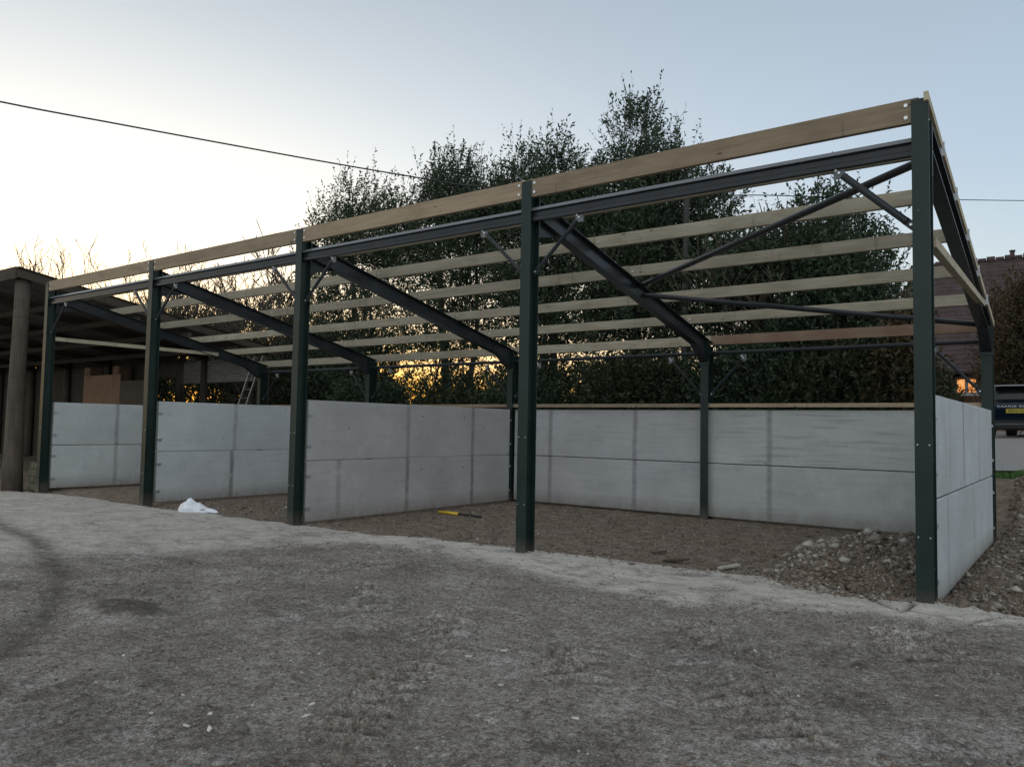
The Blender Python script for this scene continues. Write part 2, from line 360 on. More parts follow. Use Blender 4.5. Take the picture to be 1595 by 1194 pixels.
# drive and grass strip beyond the end wall
def strip(name, pts_l, pts_r, mat, lift, kind, label):
    n = len(pts_l); V = []; F = []
    for (a, b) in zip(pts_l, pts_r):
        for k in range(9):
            x = a[0]+(b[0]-a[0])*k/8; y = a[1]+(b[1]-a[1])*k/8
            V.append((x, y, float(zbase(np.array(x), np.array(y)))+lift))
    for i in range(n-1):
        for k in range(8): F.append((i*9+k, i*9+k+1, (i+1)*9+k+1, (i+1)*9+k))
    o = npmesh(name, np.array(V), np.array(F), mat, smooth=True); return tag(o, label, kind=kind)
t = NT('drive_gravel'); v = t.coord(); n = t.noise(v, 30, 5, .8); c = t.ramp(n, [(.3,(.14,.14,.14)),(.7,(.32,.32,.31))]); t.bump(n, .6, .02); MD = t.fin(c, .9)
strip('gravel_drive', [(7,y) for y in np.linspace(11.9,27,22)], [(34,y) for y in np.linspace(11.9,27,22)], MD, .06, 'structure', 'grey gravel drive in front of the house')
M['grass'] = vary('grass_blade', (.05,.13,.02), .6, .5, 3, 0, 0)
nb = 26000; bx = rng.uniform(9, 24, nb); by = rng.uniform(10.75, 11.85, nb); bz = zbase(bx, by)+.01
an = rng.uniform(0, 6.28, nb); hh = rng.uniform(.05, .13, nb); wv = .006
V = np.stack([np.stack([bx-np.cos(an)*wv, by-np.sin(an)*wv, bz], 1), np.stack([bx+np.cos(an)*wv, by+np.sin(an)*wv, bz], 1), np.stack([bx+rng.normal(0,.03,nb), by+rng.normal(0,.03,nb), bz+hh], 1)], 1).reshape(-1, 3)
tag(npmesh('grass', V, np.arange(nb*3).reshape(-1, 3), M['grass']), 'strip of green grass beside the gravel drive', 'grass', kind='stuff')

# ------------------------------------------------------------------ THE SHED
shed = thing('open_fronted_shed', 'unfinished dark steel shed frame with grey concrete panel walls and bare timber purlins', 'shed', (0,0,0))
RT = lambda y: 4.645-.222*y            # top of rafters
PT = lambda y: 4.83-.226*y             # top of purlins
CZ = [-.0935+.0398*i for i in range(5)]
FW, TF, TW = .075, .012, .009
def isect(mb, x, y0, y1, z0, z1):
    mb.prism(ipoly(x, y0, y1), 'z', z0, z1)
_bc = {}
def bolt(parent, p, n, r=.014, name='bolt', mat='bolt'):
    key = (tuple(n), r, mat)
    if key not in _bc:
        o = MB().tube([Vector((0,0,0)), Vector(n)*.012], r, 6).build(name, M[mat], parent); _bc[key] = o
    else:
        o = _bc[key].copy(); COL.objects.link(o); o.name = name; o.parent = parent
    o.location = p; return o
def ipoly(x, y0, y1):
    w, f, t = FW, TF, TW/2
    return [(x-w,y0),(x+w,y0),(x+w,y0+f),(x+t,y0+f),(x+t,y1-f),(x+w,y1-f),(x+w,y1),(x-w,y1),(x-w,y1-f),(x-t,y1-f),(x-t,y0+f),(x-w,y0+f)]
cols = []
for i in range(5):
    x = i*B
    mb = MB(); isect(mb, x, 0, .203, CZ[i]-.25, 4.64)
    mb.box(x-FW, x+FW, 0, TF, 4.64, 4.80)
    o = mb.build('column', M['steel'], shed)
    p = MB(); p.box(x-.1, x+.1, -.05, .25, CZ[i]-.20, CZ[i]-.185)
    p.build('base_plate', M['steel'], o)
    for zz in (4.1, 4.5):
        for s in (-1, 1): bolt(o, (x+s*.045, .2035, zz), (0,1,0))
    for s in (-1, 1):
        for zz in (.55, 1.4): bolt(o, (x+s*.05, -.0005, zz+.03*i), (0,-1,0), .008, mat='galv')
    mb = MB(); isect(mb, x, D, D+.254, -.3, 3.22)
    o = mb.build('column', M['steel'], shed)
    p = MB(); p.box(x-.14, x+.14, D-.09, D+.3, -.085, -.065); p.build('base_plate', M['steel'], o)
    # rafter: I-section with haunches
    y0, y1 = .2045, D-.001
    mb = MB(); dz = .24
    for off in (0, -dz):
        mb.prism([(y0, RT(y0)+off), (y1+.25, RT(y1+.25)+off), (y1+.25, RT(y1+.25)+off-TF), (y0, RT(y0)+off-TF)] if off == 0 else
                 [(y0, RT(y0)+off), (y1-.5, RT(y1-.5)+off), (y1-.5, RT(y1-.5)+off-TF), (y0, RT(y0)+off-TF)], 'x', x-FW, x+FW)
    hy = y1-.5; hz0 = RT(hy)-dz; hz1 = RT(y1)-dz-.20
    mb.prism([(hy, hz0), (y1, hz1), (y1, hz1-TF), (hy, hz0-TF)], 'x', x-FW, x+FW)
    mb.prism([(y0, RT(y0)-TF), (hy, RT(hy)-TF), (hy, hz0-TF), (y0, RT(y0)-dz-TF*.5)], 'x', x-TW/2, x+TW/2)
    mb.prism([(hy, RT(hy)-TF), (y1, RT(y1)-TF), (y1, hz1-TF*.5), (hy, hz0-TF)], 'x', x-TW/2, x+TW/2)
    mb.prism([(D+.001, RT(D)-TF), (D+.25, RT(D+.25)-TF), (D+.25, 3.222), (D+.001, 3.222)], 'x', x-TW/2-.001, x+TW/2+.001)
    r = mb.build('rafter', M['steel_blue'], shed)
    # haunch at the front under the rafter
    mb = MB(); mb.prism([(y0, RT(y0)-dz-TF-.002), (y0+.55, RT(y0+.55)-dz-TF-.002), (y0, RT(y0)-dz-.26)], 'x', x-TW/2, x+TW/2)
    mb.box(x-FW, x+FW, y0-.0005, y0+.015, RT(y0)-dz-.27, RT(y0)-TF-.01)
    mb.build('haunch', M['steel_blue'], r)
    mb = MB(); mb.box(x-.1, x+.1, D-.016, D-.002, hz1-.05, RT(D)-.03)
    e = mb.build('end_plate', M['steel'], r)
    # purlin cleats
    for yy in (.78, 1.77, 2.85, 3.98, 5.06):
        MB().box(x+.01, x+.10, yy+.051, yy+.057, RT(yy)+.0015, RT(yy)+.15).build('cleat', M['galv'], r)
# timber purlins, one length per bay
PY = [.78, 1.77, 2.85, 3.98, 5.06]
for yy in PY:
    for b in range(NB):
        x0 = b*B-(.55 if b == 0 else -.003); x1 = (b+1)*B-.003 if b < NB-1 else 4*B+.035
        dzp = random.uniform(-.006, .006)
        mb = MB(); yc = yy
        zt = PT(yc)+dzp; zb = RT(yc)+.004
        mb.beam((x0, yc+.012, (zt+zb)/2), (x1, yc+.012, (zt+zb)/2), .07, zt-zb, seg=6, wob=.002)
        o = mb.build('purlin', M['timber_b'], shed, bevel=.003)
        bolt(o, (b*B+.07, yc-.0235, (zt+zb)/2), (0,-1,0), .016)
# front fascia boards, one per bay (behind the front flange)
for b in range(NB):
    x0, x1 = b*B+.012, (b+1)*B-.012
    mb = MB(); mb.beam((x0, .046, 4.70), (x1, .046, 4.70+random.uniform(-.004,.004)), .065, .235, seg=8, wob=.002)
    o = mb.build('fascia_board', M['timber'], shed, bevel=.003)
    for xx in (x0+.11, x1-.11):
        for zz in (4.64, 4.76): bolt(o, (xx, .0135, zz), (0,-1,0), .019)
# back eaves boards
for b in range(NB):
    x0, x1 = b*B+.02-(.5 if b == 0 else 0), (b+1)*B+.018
    yb = D+.30
    mb = MB(); mb.beam((x0, yb, 3.335), (x1, yb, 3.335), .06, .18, seg=6, wob=.002)
    mb.build('eaves_board', M['timber_red'] if b == 3 else M['timber_b'], shed, bevel=.003, label='red stained eaves board' if b == 3 else None)
# verge board down the right rake
mb = MB(); x = 4*B
mb.prism([(-.03, PT(-.03)-.075), (D+.42, PT(D+.42)-.075), (D+.42, PT(D+.42)+.012), (-.03, PT(-.03)+.012)], 'x', x+.0365, x+.078)
mb.build('verge_board', M['timber_y'], shed, bevel=.003)
mb = MB(); mb.prism([(.208, 3.40), (4.7, 3.44), (4.7, 3.52), (.208, 3.50)], 'x', x+.02, x+.10); mb.build('side_rail', M['timber_y'], shed, bevel=.003)
mb = MB(); mb.prism([(.208, 3.44), (4.5, 3.44), (4.5, 3.53), (.208, 3.53)], 'x', -.02, .045); mb.build('side_rail', M['timber_y'], shed, bevel=.003)
# cold rolled eaves strut across the front: lipped zed section
for b in range(NB):
    x0, x1 = b*B+.008, (b+1)*B-.008
    mb = MB(); y0 = .085
    prof = [(y0-.035,4.28),(y0+.045,4.28),(y0+.045,4.29),(y0-.022,4.29),(y0-.022,4.315),(y0-.005,4.33),(y0-.005,4.40),(y0-.012,4.415),(y0+.02,4.447),(y0+.06,4.452),(y0+.06,4.460),(y0+.012,4.460),(y0-.045,4.408),(y0-.012,4.392),(y0-.012,4.337),(y0-.035,4.322)]
    mb.prism(prof, 'x', x0, x1)
    mb.prism([(y0+.062,4.33),(y0+.067,4.33),(y0+.067,4.45),(y0+.062,4.45)], 'x', x0, x0+.12)
    st_ = mb.build('eaves_strut', M['steel_blue'], shed)
    MB().prism([(y0-.050,4.410),(y0-.046,4.407),(y0+.012,4.4615),(y0+.009,4.466)], 'x', x0+.001, x1-.001).build('lip', M['steel_lite'], st_)  # sky reflection on the lip put into its paler colour
# knee braces
def brace(p0, p1, r, mat, nplate=True):
    mb = MB(); p0 = Vector(p0); p1 = Vector(p1); d = (p1-p0).normalized()
    mb.tube([p0+d*.05, p1-d*.05], r, 12)
    o = mb.build('knee_brace', mat, shed, smooth=False)
    q = MB(); q.beam(p0-d*.045, p0+d*.075, .012, .075, up=d.cross(Vector((0,1,0)))); q.build('gusset', M['steel_blue'], o)
    q = MB(); q.box(p1.x-.055, p1.x+.055, p1.y-.007, p1.y+.007, p1.z-.06, p1.z+.06); q.build('gusset', M['steel_lite'], o)
    for p in (p0, p1): bolt(o, p-Vector((0, .0085, 0)), (0,-1,0), .014)
    bolt(o, p1-Vector((.03, .0085, -.03)), (0,-1,0), .014)
for i in range(5):
    x = i*B
    for s in (-1, 1):
        if (i == 0 and s < 0) or (i == 4 and s > 0): continue
        brace((x+s*.10, .10, 3.62), (x+s*.75, .10, 4.24), .036 if i == 4 else .026, M['steel_blue'])
        brace((x+s*.10, D+.10, 2.30), (x+s*.72, D+.10, 2.97), .024, M['steel_blue'])
# back tie tubes
for b in range(NB):
    mb = MB(); mb.tube([(b*B+.008, D+.10, 3.075), ((b+1)*B-.008, D+.10, 3.075)], .036, 12); mb.build('tie_tube', M['steel_blue'], shed)
# roof bracing in the end bay
for a, b in (((3*B+.03, 3.15, 3.92), (4*B-.05, .26, 4.27)), ((3*B+.03, 3.35, 3.80), (4*B-.04, 5.65, 3.30))):
    mb = MB(); mb.tube([a, b], .042, 12); o = mb.build('roof_brace', M['steel_blue'], shed)
    q = MB(); d = (Vector(b)-Vector(a)).normalized(); q.beam(Vector(a)-d*.02, Vector(a)+d*.16, .10, .014); q.build('gusset', M['steel_blue'], o)
# concrete panels
def clip(mb, x, y, z, n=(1,0)):
    mb.box(x, x+.012, y-.05, y+.035, z-.022, z+.022); mb.box(x+.012, x+.022, y-.028, y-.008, z-.01, z+.01)
tones = [(.41,.44,.445), (.40,.43,.44), (.33,.332,.335), None, (.38,.41,.42)]  # veiling glare put into the tones: two left walls paler, third darker
seams = {0: [[(1.75,None,None,.7),(4.3,None,None,.4)],[(1.75,None,None,.6),(4.3,None,None,.4)]],
         1: [[(2.0,None,None,.6),(4.2,None,None,.5)],[(1.95,None,None,1.0),(4.2,None,None,.4)]],
         2: [[(2.62,None,None,.55),(4.55,None,None,.8)],[(.95,None,None,.5),(2.62,None,None,.9),(4.55,None,None,1.0)]],
         4: [[(2.45,None,None,.8),(1.3,None,None,.35),(4.1,None,None,.5)],[(1.1,None,None,.4),(3.4,None,None,.35)]]}
for i in (0, 1, 2, 4):
    for k in (0, 1):
        z0 = 1.007 if k else .0; z1 = 2.0 if k else .993
        m = panel_mat('cast_concrete', [(a[0], a[1], a[2], a[3]) for a in seams[i][1-k]], tones[i], i*2+k, axis=1)
        mb = MB(); mb.box(i*B-.045, i*B+.055, .262, D-.03, z0, z1)
        o = mb.build('concrete_panel', m, shed, bevel=.009)
        for zz in ((.22, .75) if k == 0 else (1.24, 1.76)):
            for yy in (.275, D-.05):
                q = MB(); clip(q, i*B+.0565, yy+.03, zz); q.build('clip', M['galv'], o)
        if i == 2:
            for yy in (3.0, 4.25): bolt(o, (i*B+.0555, yy, z0+.78), (1,0,0), .012, 'lifting_eye', 'steel')
bseam = {0: [1.2, 3.3], 1: [1.2, 3.4], 2: [.95, 2.9], 3: [1.2, 4.1]}
for b in range(NB):
    for k in (0, 1):
        z0 = 1.007 if k else .0; z1 = 2.0 if k else .993
        st = [(b*B+s, None, None, .7) for s in ([1.02, 3.05] if b == 2 else [1.18, 4.42] if b == 3 else bseam[b])]
        m = panel_mat('cast_concrete', st, (.39,.40,.41) if b == 2 else (.42,.44,.435), b*2+k+20, axis=0, marks=.4 if (b == 3 and k) else .12)
        mb = MB(); mb.box(b*B+.007+(.05 if b in (0,1,2) else 0), (b+1)*B-.007-(.042 if b in (0,1,3) else 0), 6.018, 6.112, z0, z1)
        o = mb.build('concrete_panel', m, shed, bevel=.009)
    mb = MB(); mb.beam((b*B+.03, D+.10, 2.086), ((b+1)*B-.03, D+.10, 2.086), .09, .07); mb.build('sheeting_rail', M['timber'], shed, bevel=.003)

exec_trees = True
# ------------------------------------------------------------------ left barn
BX = -1.0
barn = thing('old_barn', 'dark weathered open-sided timber barn with a low sloping roof beside the shed', 'barn', (-7, 3.4, -.1))
def bpt(mb, *a, **k): return mb
def pb(mb, name, mat, **k):
    o = mb.build(name, mat, None, **k); o.location = (0,0,0); o.parent = barn; o.matrix_parent_inverse = Matrix.Translation((7,-3.4,.1)); return o
BR = lambda y: 5.22-.17*(y+.3)
mb = MB()
n = 300; prof = []
for k in range(n+1):
    x = -30+(29.15)*k/n; prof.append((x, .025*math.sin(k*2.1)))
for k in range(n):
    (xa, za), (xb, zb) = prof[k], prof[k+1]
    mb.add([(xa,-.3,BR(-.3)+za-.03),(xb,-.3,BR(-.3)+zb-.03),(xb,7.1,BR(7.1)+zb-.03),(xa,7.1,BR(7.1)+za-.03),(xa,-.3,BR(-.3)+za-.045),(xb,-.3,BR(-.3)+zb-.045),(xb,7.1,BR(7.1)+zb-.045),(xa,7.1,BR(7.1)+za-.045)],
           [(0,1,2,3),(7,6,5,4),(0,4,5,1),(3,2,6,7)])
roof = pb(mb, 'roof', M['barnroof'], fixn=False)
mb = MB(); mb.box(-30,-.85,-.36,-.315,BR(-.3)-.30,BR(-.3)-.02); pb(mb, 'fascia_board', M['oldwood_x'])
mb = MB(); mb.prism([(-.31,BR(-.31)-.07),(7.1,BR(7.1)-.07),(7.1,BR(7.1)-.26),(-.31,BR(-.31)-.26)], 'x', -.90, -.855); pb(mb, 'verge_board', M['oldwood_y'])
for k in range(9):
    x = -1.15-k*3.3
    for nm_y, y in ((0, -.08), (1, 6.9)):
        if k == 0 and nm_y == 0:
            pts = [(x+.02,y,-.4),(x+.0,y,.5),(x-.03,y,2),(x+.02,y,3.6),(x+.05,y,BR(y)-.08)]; rr = [.24,.21,.185,.17,.165]
        else:
            pts = [(x,y,-.3),(x+.02,y,2),(x,y,BR(y)-.08)]; rr = [.15,.13,.12]
        mb = MB(); mb.tube(pts, rr, 14); pb(mb, 'post', M['oldwood'], smooth=True)
    if k:
        mb = MB(); mb.prism([(-.25,BR(-.25)-.1),(6.95,BR(6.95)-.1),(6.95,BR(6.95)-.34),(-.25,BR(-.25)-.34)], 'x', x-.04, x+.04); pb(mb, 'rafter', M['oldwood_y'])
for y in (1.2, 2.7, 4.2, 5.7):
    mb = MB(); mb.beam((-30, y, BR(y)-.40), (-.92, y, BR(y)-.40), .09, .14); pb(mb, 'beam', M['oldwood_x'])
# back wall of boards, with gaps under the eaves
mb = MB(); x = -30.0
while x < -5.85:
    w = random.uniform(.16, .22); zt = BR(7)-.42-random.choice([0,0,0,.05,.12])
    if -7.75 < x < -6.5: mb.box(x, x+w-.006, 7.03, 7.055, -.2, 2.3); mb.box(x, x+w-.006, 7.031, 7.054, 3.1+random.uniform(0,.1), 3.93)
    else: mb.box(x, x+w-.006, 7.03, 7.055, -.2, 3.93-(.13 if random.random() < .07 else 0))
    x += w
pb(mb, 'back_boarding', M['oldwood'])
mb = MB(); x = -5.8
while x < -1.2:
    w = random.uniform(.16, .22); mb.box(x, x+w-.006, 7.03, 7.055, -.2, 1.9); x += w
pb(mb, 'back_boarding', M['oldwood'])
mb = MB()
n = 26; pr = [(6.93+.022*math.sin(k*1.9), 2.90+.74*k/n) for k in range(n+1)]
for k in range(n):
    (ya, za), (yb, zb) = pr[k], pr[k+1]
    mb.add([(-5.75,ya,za),(-1.55,ya,za+.03),(-1.55,yb,zb+.03),(-5.75,yb,zb),(-5.75,ya+.006,za),(-1.55,ya+.006,za+.03),(-1.55,yb+.006,zb+.03),(-5.75,yb+.006,zb)], [(0,1,2,3),(7,6,5,4),(0,3,7,4),(1,5,6,2)])
pb(mb, 'corrugated_sheet', M['sheet'], smooth=True)
for bxx in (-11.8, -9.6):
    mb = MB(); mb.box(bxx, bxx+.45, 6.4, 6.85, -.2, 3.6); pb(mb, 'brick_pier', M['brick_old'])
mb = MB(); mb.box(-1.7,-1.02,-.75,-.3,-.2,.42)
lowwall = thing('rubble_plinth', 'low block of old masonry at the foot of the round barn post', 'plinth', (-.62,.35,-.1))
mb = MB()
for r_ in range(4):
    for c_ in range(3):
        mb.box(-.32+c_*.21+(r_ % 2)*.05+.004, -.32+(c_+1)*.21+(r_ % 2)*.05-.006, -.16+random.uniform(-.01,.01), .16, r_*.17+.005, (r_+1)*.17-.005)
o = mb.build('masonry', vary('mossy_masonry', (.10,.098,.065), .95, .45, 6, 0, .7, 25), lowwall, bevel=.012)
# brown boards standing in the barn
bb = thing('brown_board_stall', 'tall brown board enclosure standing inside the dark barn', 'boarding', (-7.0, 5.0, -.1))
mb = MB(); mb.box(-1.75, .75, -.02, .02, .05, 3.22); mb.build('board', M['ply'], bb, bevel=.004)
mb = MB(); mb.box(.77, 2.3, -.03, .01, .05, 3.0); mb.build('board', M['oldwood'], bb, bevel=.004)
for xx in (-1.7, .7, 2.2):
    mb = MB(); mb.box(xx-.04, xx+.04, .022, .10, -.05, 3.2); mb.build('post', M['oldwood'], bb)
# ladder
lad = thing('ladder', 'grey aluminium ladder leaning against the barn behind the concrete walls', 'ladder', (-2.66, 6.45, 0))
mb_dx = (.56/1.158)
def lp(t, s): return Vector((t*mb_dx*1.0+s*.2-.02, .02*t, t))
for s in (-1, 1):
    mb = MB(); mb.beam(lp(-.05, s), lp(3.65, s), .03, .07, up=(0,1,0)); mb.build('stile', M['galv'], lad)
mb0 = None
for k in range(13):
    mb = MB(); mb.tube([lp(.2+k*.27, -1)+Vector((.01,0,0)), lp(.2+k*.27, 1)-Vector((.01,0,0))], .016, 8); mb.build('rung', M['galv'], lad)

# ------------------------------------------------------------------ vegetation
def leaf_mat(name, a, b, trans=.25, rough=.5):
    t = NT(name); v = t.coord()
    n = t.noise(v, 1.6, 4, .7); n2 = t.noise(v, 40, 1)
    c = t.ramp(t.math('ADD', t.math('ADD', t.math('MULTIPLY', n, .4), t.math('MULTIPLY', n2, .3)), t.math('MULTIPLY', t.noise(v, .7, 2), .3)), [(.4, a), (.6, b)])
    t.fin(c, rough, 0, .35)
    tr = t.n('ShaderNodeBsdfTranslucent'); t.l(c, tr.inputs[0]); ms = t.n('ShaderNodeMixShader'); ms.inputs[0].default_value = trans
    t.l(t.b.outputs[0], ms.inputs[1]); t.l(tr.outputs[0], ms.inputs[2]); t.l(ms.outputs[0], t.out.inputs[0]); return t.m
M['leaf'] = leaf_mat('evergreen_leaf', (.018,.036,.018), (.05,.082,.04))
M['leaf2'] = leaf_mat('bush_leaf', (.015,.027,.012), (.05,.065,.028))
M['leaf_brown'] = leaf_mat('beech_leaf', (.035,.028,.012), (.09,.065,.03))
M['bark'] = vary('bark', (.055,.047,.04), .9, .4, 5, 0, .8, 30, (1,1,.3), dist=.02)
M['twig'] = vary('bare_twig', (.055,.045,.033), .9, .3, 5, 0, 0)

def norm(a): return a/np.maximum(np.linalg.norm(a, axis=-1, keepdims=True), 1e-9)
def noise3(p, s, seed):
    return (vnoise(p[:,0]*s+p[:,2]*s*.37, p[:,1]*s+p[:,2]*s*.91, seed)+vnoise(p[:,0]*s*.9-7.7, p[:,2]*s*1.1, seed+3)+vnoise(p[:,1]*s*.8+3.3, p[:,2]*s, seed+5))/3
def foliage(name, blobs, nshoot, parent, mat, leaf=(.115,.045), perleaf=10, gap=.42, gs=1.1, seed=1, up=.7, slen=(.3,.75), holes=(), edge=.5):
    r = np.random.default_rng(seed); P = []; N = []
    vol = np.array([b[3]*b[4]*b[5] for b in blobs])**.8; cnt = (nshoot*vol/vol.sum()).astype(int)
    for b, n in zip(blobs, cnt):
        d = norm(r.normal(size=(n*2, 3))); rad = r.uniform(0, 1, n*2)**.45
        q = d*rad[:,None]*(.72+.56*noise3(d*2.2+b[0], 1.3, seed)[:,None])
        if len(b) > 6: q[:,:2] *= (1-.32*np.clip(q[:,2], -.3, 1))[:,None]; q[:,2] *= 1.12
        p = np.array(b[:3])+q*np.array(b[3:6])
        k = (noise3(p, gs, seed+40)*.55+noise3(p, gs*3.1, seed+80)*.45) > gap+.025-.10*(rad[:len(p)] < .45)
        p = p[k][:n]; P.append(p); N.append(d[k][:n])
    P = np.concatenate(P); N = np.concatenate(N)
    for (hx, hy, hz, rx, ry, rz, dens) in holes:
        dd = ((P[:,0]-hx)/rx)**2+((P[:,1]-hy)/ry)**2+((P[:,2]-hz)/rz)**2
        k = (dd > 1) | (r.uniform(size=len(P)) > dens); P = P[k]; N = N[k]
    k = P[:,2] > .15; P = P[k]; N = N[k]
    n = len(P); dr = norm(N*.6+np.array([0,0,up])+r.normal(0,.35,(n,3))); L = r.uniform(*slen, n)
    ld_ = (r.uniform(size=n) < .10) & (N[:,2] > .1); L = np.where(ld_, L*1.9, L); dr = norm(dr+ld_[:,None]*np.array([0,0,.8]))
    m = perleaf; T = ((np.arange(m)+.5)/m)**.55
    base = P[:,None,:]+dr[:,None,:]*(L[:,None]*T[None,:])[:,:,None]
    base = base.reshape(-1, 3); dd = np.repeat(dr, m, 0); rr = norm(r.normal(size=(n*m, 3)))
    ld = norm(dd*.55+rr*.9+np.array([0,0,.12])); sv = norm(np.cross(ld, r.normal(size=(n*m, 3))))
    sz = r.uniform(.65, 1.2, (n*m, 1)); tip = base+ld*leaf[0]*sz; mid = base+ld*leaf[0]*sz*.45
    V = np.stack([base, mid+sv*leaf[1]*sz*.5, tip, mid-sv*leaf[1]*sz*.5], 1).reshape(-1, 3)
    F = np.arange(n*m*4).reshape(-1, 4)
    # twig of each shoot
    tv = norm(np.cross(dr, r.normal(size=(n,3))))*.004; e = P+dr*L[:,None]; st = P-dr*.12
    V2 = np.stack([st-tv, st+tv, e+tv*.4, e-tv*.4], 1).reshape(-1, 3); F2 = np.arange(n*4).reshape(-1, 4)+len(V)
    mi = np.concatenate([np.zeros(len(F)), np.ones(len(F2))])
    return npmesh(name, np.concatenate([V, V2]), np.concatenate([F, F2]), [mat, M['bark']], parent, mi=mi), P

def branchy(mb, p, d, L, r, depth, spread=.5, upb=.15, nch=(2,3), rnd=random, minr=.003, seg=3, bends=.15):
    pts = [Vector(p)]; rr = [r]; d = Vector(d).normalized()
    for k in range(seg):
        d = (d+Vector((rnd.gauss(0,bends), rnd.gauss(0,bends), rnd.gauss(0,bends)+upb*.3))).normalized()
        pts.append(pts[-1]+d*L/seg); rr.append(max(minr, r*(1-.35*(k+1)/seg)))
    mb.tube(pts, rr, 7 if r > .06 else 5 if r > .02 else 3, cap=False)
    if depth <= 0: return
    for c in range(rnd.randint(*nch)+(1 if depth > 1 else 0)):
        i = rnd.randint(1, seg) if c else seg
        nd = (d+Vector((rnd.gauss(0,spread), rnd.gauss(0,spread), rnd.gauss(0,spread*.6)+upb))).normalized()
        branchy(mb, pts[i], nd, L*rnd.uniform(.6,.85), max(minr, rr[i]*.66), depth-1, spread, upb, nch, rnd, minr, seg, bends)

def evergreen(x, y, blobs, nshoot, label, seed, mat='leaf', limbs=True, group=None, name='evergreen_tree', cat='tree', **kw):
    z = float(zbase(np.array(x), np.array(y)))-.05
    root = thing(name, label, cat, (x, y, z), group=group)
    bl = [(b[0]-x, b[1]-y, b[2]-z, *b[3:]) for b in blobs]
    holes = [(h[0]-x, h[1]-y, h[2]-z, *h[3:]) for h in kw.pop('holes', ())]
    cr, P = foliage('crown', bl, nshoot, root, M[mat], seed=seed, holes=holes, **kw)
    rd = random.Random(seed); mb = MB(); top = max(b[2]+b[5]*.3 for b in bl)
    nst = 3 if name == 'evergreen_tree' else 5
    for s in range(nst):
        a = rd.uniform(0, 6.28); bx_ = Vector((math.cos(a)*.18, math.sin(a)*.18, -.1))
        tb = rd.choice(bl); tp = Vector((tb[0]*.8, tb[1]*.8, min(top, tb[2]+tb[5]*.3)))
        r0 = .12 if name == 'evergreen_tree' else .05
        mid = bx_.lerp(tp, .5)+Vector((rd.gauss(0,.15), rd.gauss(0,.15), 0))
        mb.tube([bx_, bx_.lerp(mid,.5)+Vector((rd.gauss(0,.06),rd.gauss(0,.06),0)), mid, tp], [r0, r0*.85, r0*.6, r0*.2], 8, cap=False)
        for j in range(5):
            q = bx_.lerp(tp, rd.uniform(.3,.9)); b2 = P[rd.randrange(len(P))]
            mb.tube([q, q.lerp(Vector(b2), .5)+Vector((0,0,-.1)), Vector(b2)], [r0*.3, r0*.2, .006], 5, cap=False)
    mb.build('trunk', M['bark'], root, smooth=True)
    return root

GL = [(5.2,8.6,3.4,3.4,4,.36,.48),(3.0,8.8,3.3,1.0,4,.3,.45),(9.6,8.4,3.35,1.7,4,.36,.55),(3.3,9,4.35,.9,4,.26,.5),(6.8,9,4.1,1.7,4,.25,.45),(4.8,9.3,5.6,4.6,4,1.6,.30),(3.6,9,5.5,.55,4,.4,.8),(6.5,9,6.0,.6,4,.4,.8),(5.2,9,4.9,.5,4,.3,.8),(8.5,9,5.2,.4,4,.5,.75),(1.5,9,6,.8,4,.6,.55),(2.4,9,4.9,.6,4,.35,.7),(9.7,9,5.9,.5,4,.4,.7)]
T_ = 1
evergreen(.4, 9.2, [(-1.0,9.2,7.3,.7,.9,1.7,T_),(-.1,9.3,8.0,.65,.8,1.7,T_),(.8,9.2,7.7,.7,1,1.6,T_),(2.2,9.3,7.3,.9,1.1,1.5,T_),(.8,9.5,5.6,2.2,1.6,2.0),(.2,9.5,3,2.0,1.6,1.6)], 5600, 'airy evergreen tree at the left end of the evergreen row, thinnest against the sky', 3, gap=.47, holes=GL)
evergreen(4.4, 9.4, [(3.4,9.4,8.3,.65,.8,1.5,T_),(4.4,9.4,8.2,.75,.9,1.5,T_),(5.4,9.4,7.5,.75,1.0,1.3,T_),(2.7,9.4,7.2,.7,1.0,1.1,T_),(4.4,9.5,6.6,2.1,1.5,1.9),(4.2,9.5,4.4,2.3,1.4,1.4),(4.4,9.5,2.2,2.2,1.3,.9)], 7600, 'evergreen tree with a twin-tipped crown behind the third column from the left', 4, gap=.45, holes=GL)
evergreen(7.8, 9.2, [(6.9,9.2,7.5,.65,.9,1.4,T_),(8.3,9.2,7.7,.7,1,1.45,T_),(6.1,9.2,7.0,.7,.9,1.1,T_),(7.6,9.3,6.2,1.8,1.4,1.7),(7.7,9.4,4.8,1.9,1.4,1.5),(7.6,9.4,2.2,1.8,1.2,1.0)], 7800, 'dark evergreen tree with two spiky leaders left of the tallest tree', 5, gap=.43, holes=GL)
evergreen(10.5, 9.3, [(10.4,9.3,7.9,.95,1.0,1.75,T_),(11.4,9.3,7.2,.95,1.0,1.4,T_),(9.3,9.3,6.9,.8,1.0,1.3,T_),(12.4,9.2,6.7,.65,.7,.9,T_),(10.5,9.4,5.7,1.75,1.5,1.7),(10.5,9.4,4.6,2.0,1.4,1.6),(10.6,9.4,2.4,1.9,1.2,1.2)], 9200, 'tallest evergreen tree in the row with a broad pointed crown', 6, gap=.42, holes=GL)
evergreen(14.9, 9.0, [(13.9,9,5.0,1.0,1.2,.8),(15.1,9,5.35,1.1,1.2,1.0),(15.9,9,4.5,.65,1.2,.9),(14.6,9,3.9,1.9,1.3,1.2),(13.2,9,4.8,1.0,1.1,1.0),(14.8,9,2.6,1.8,1.1,1.0)], 7200, 'lower rounded evergreen tree behind the right-hand bay', 7, gap=.43, gs=1.4)
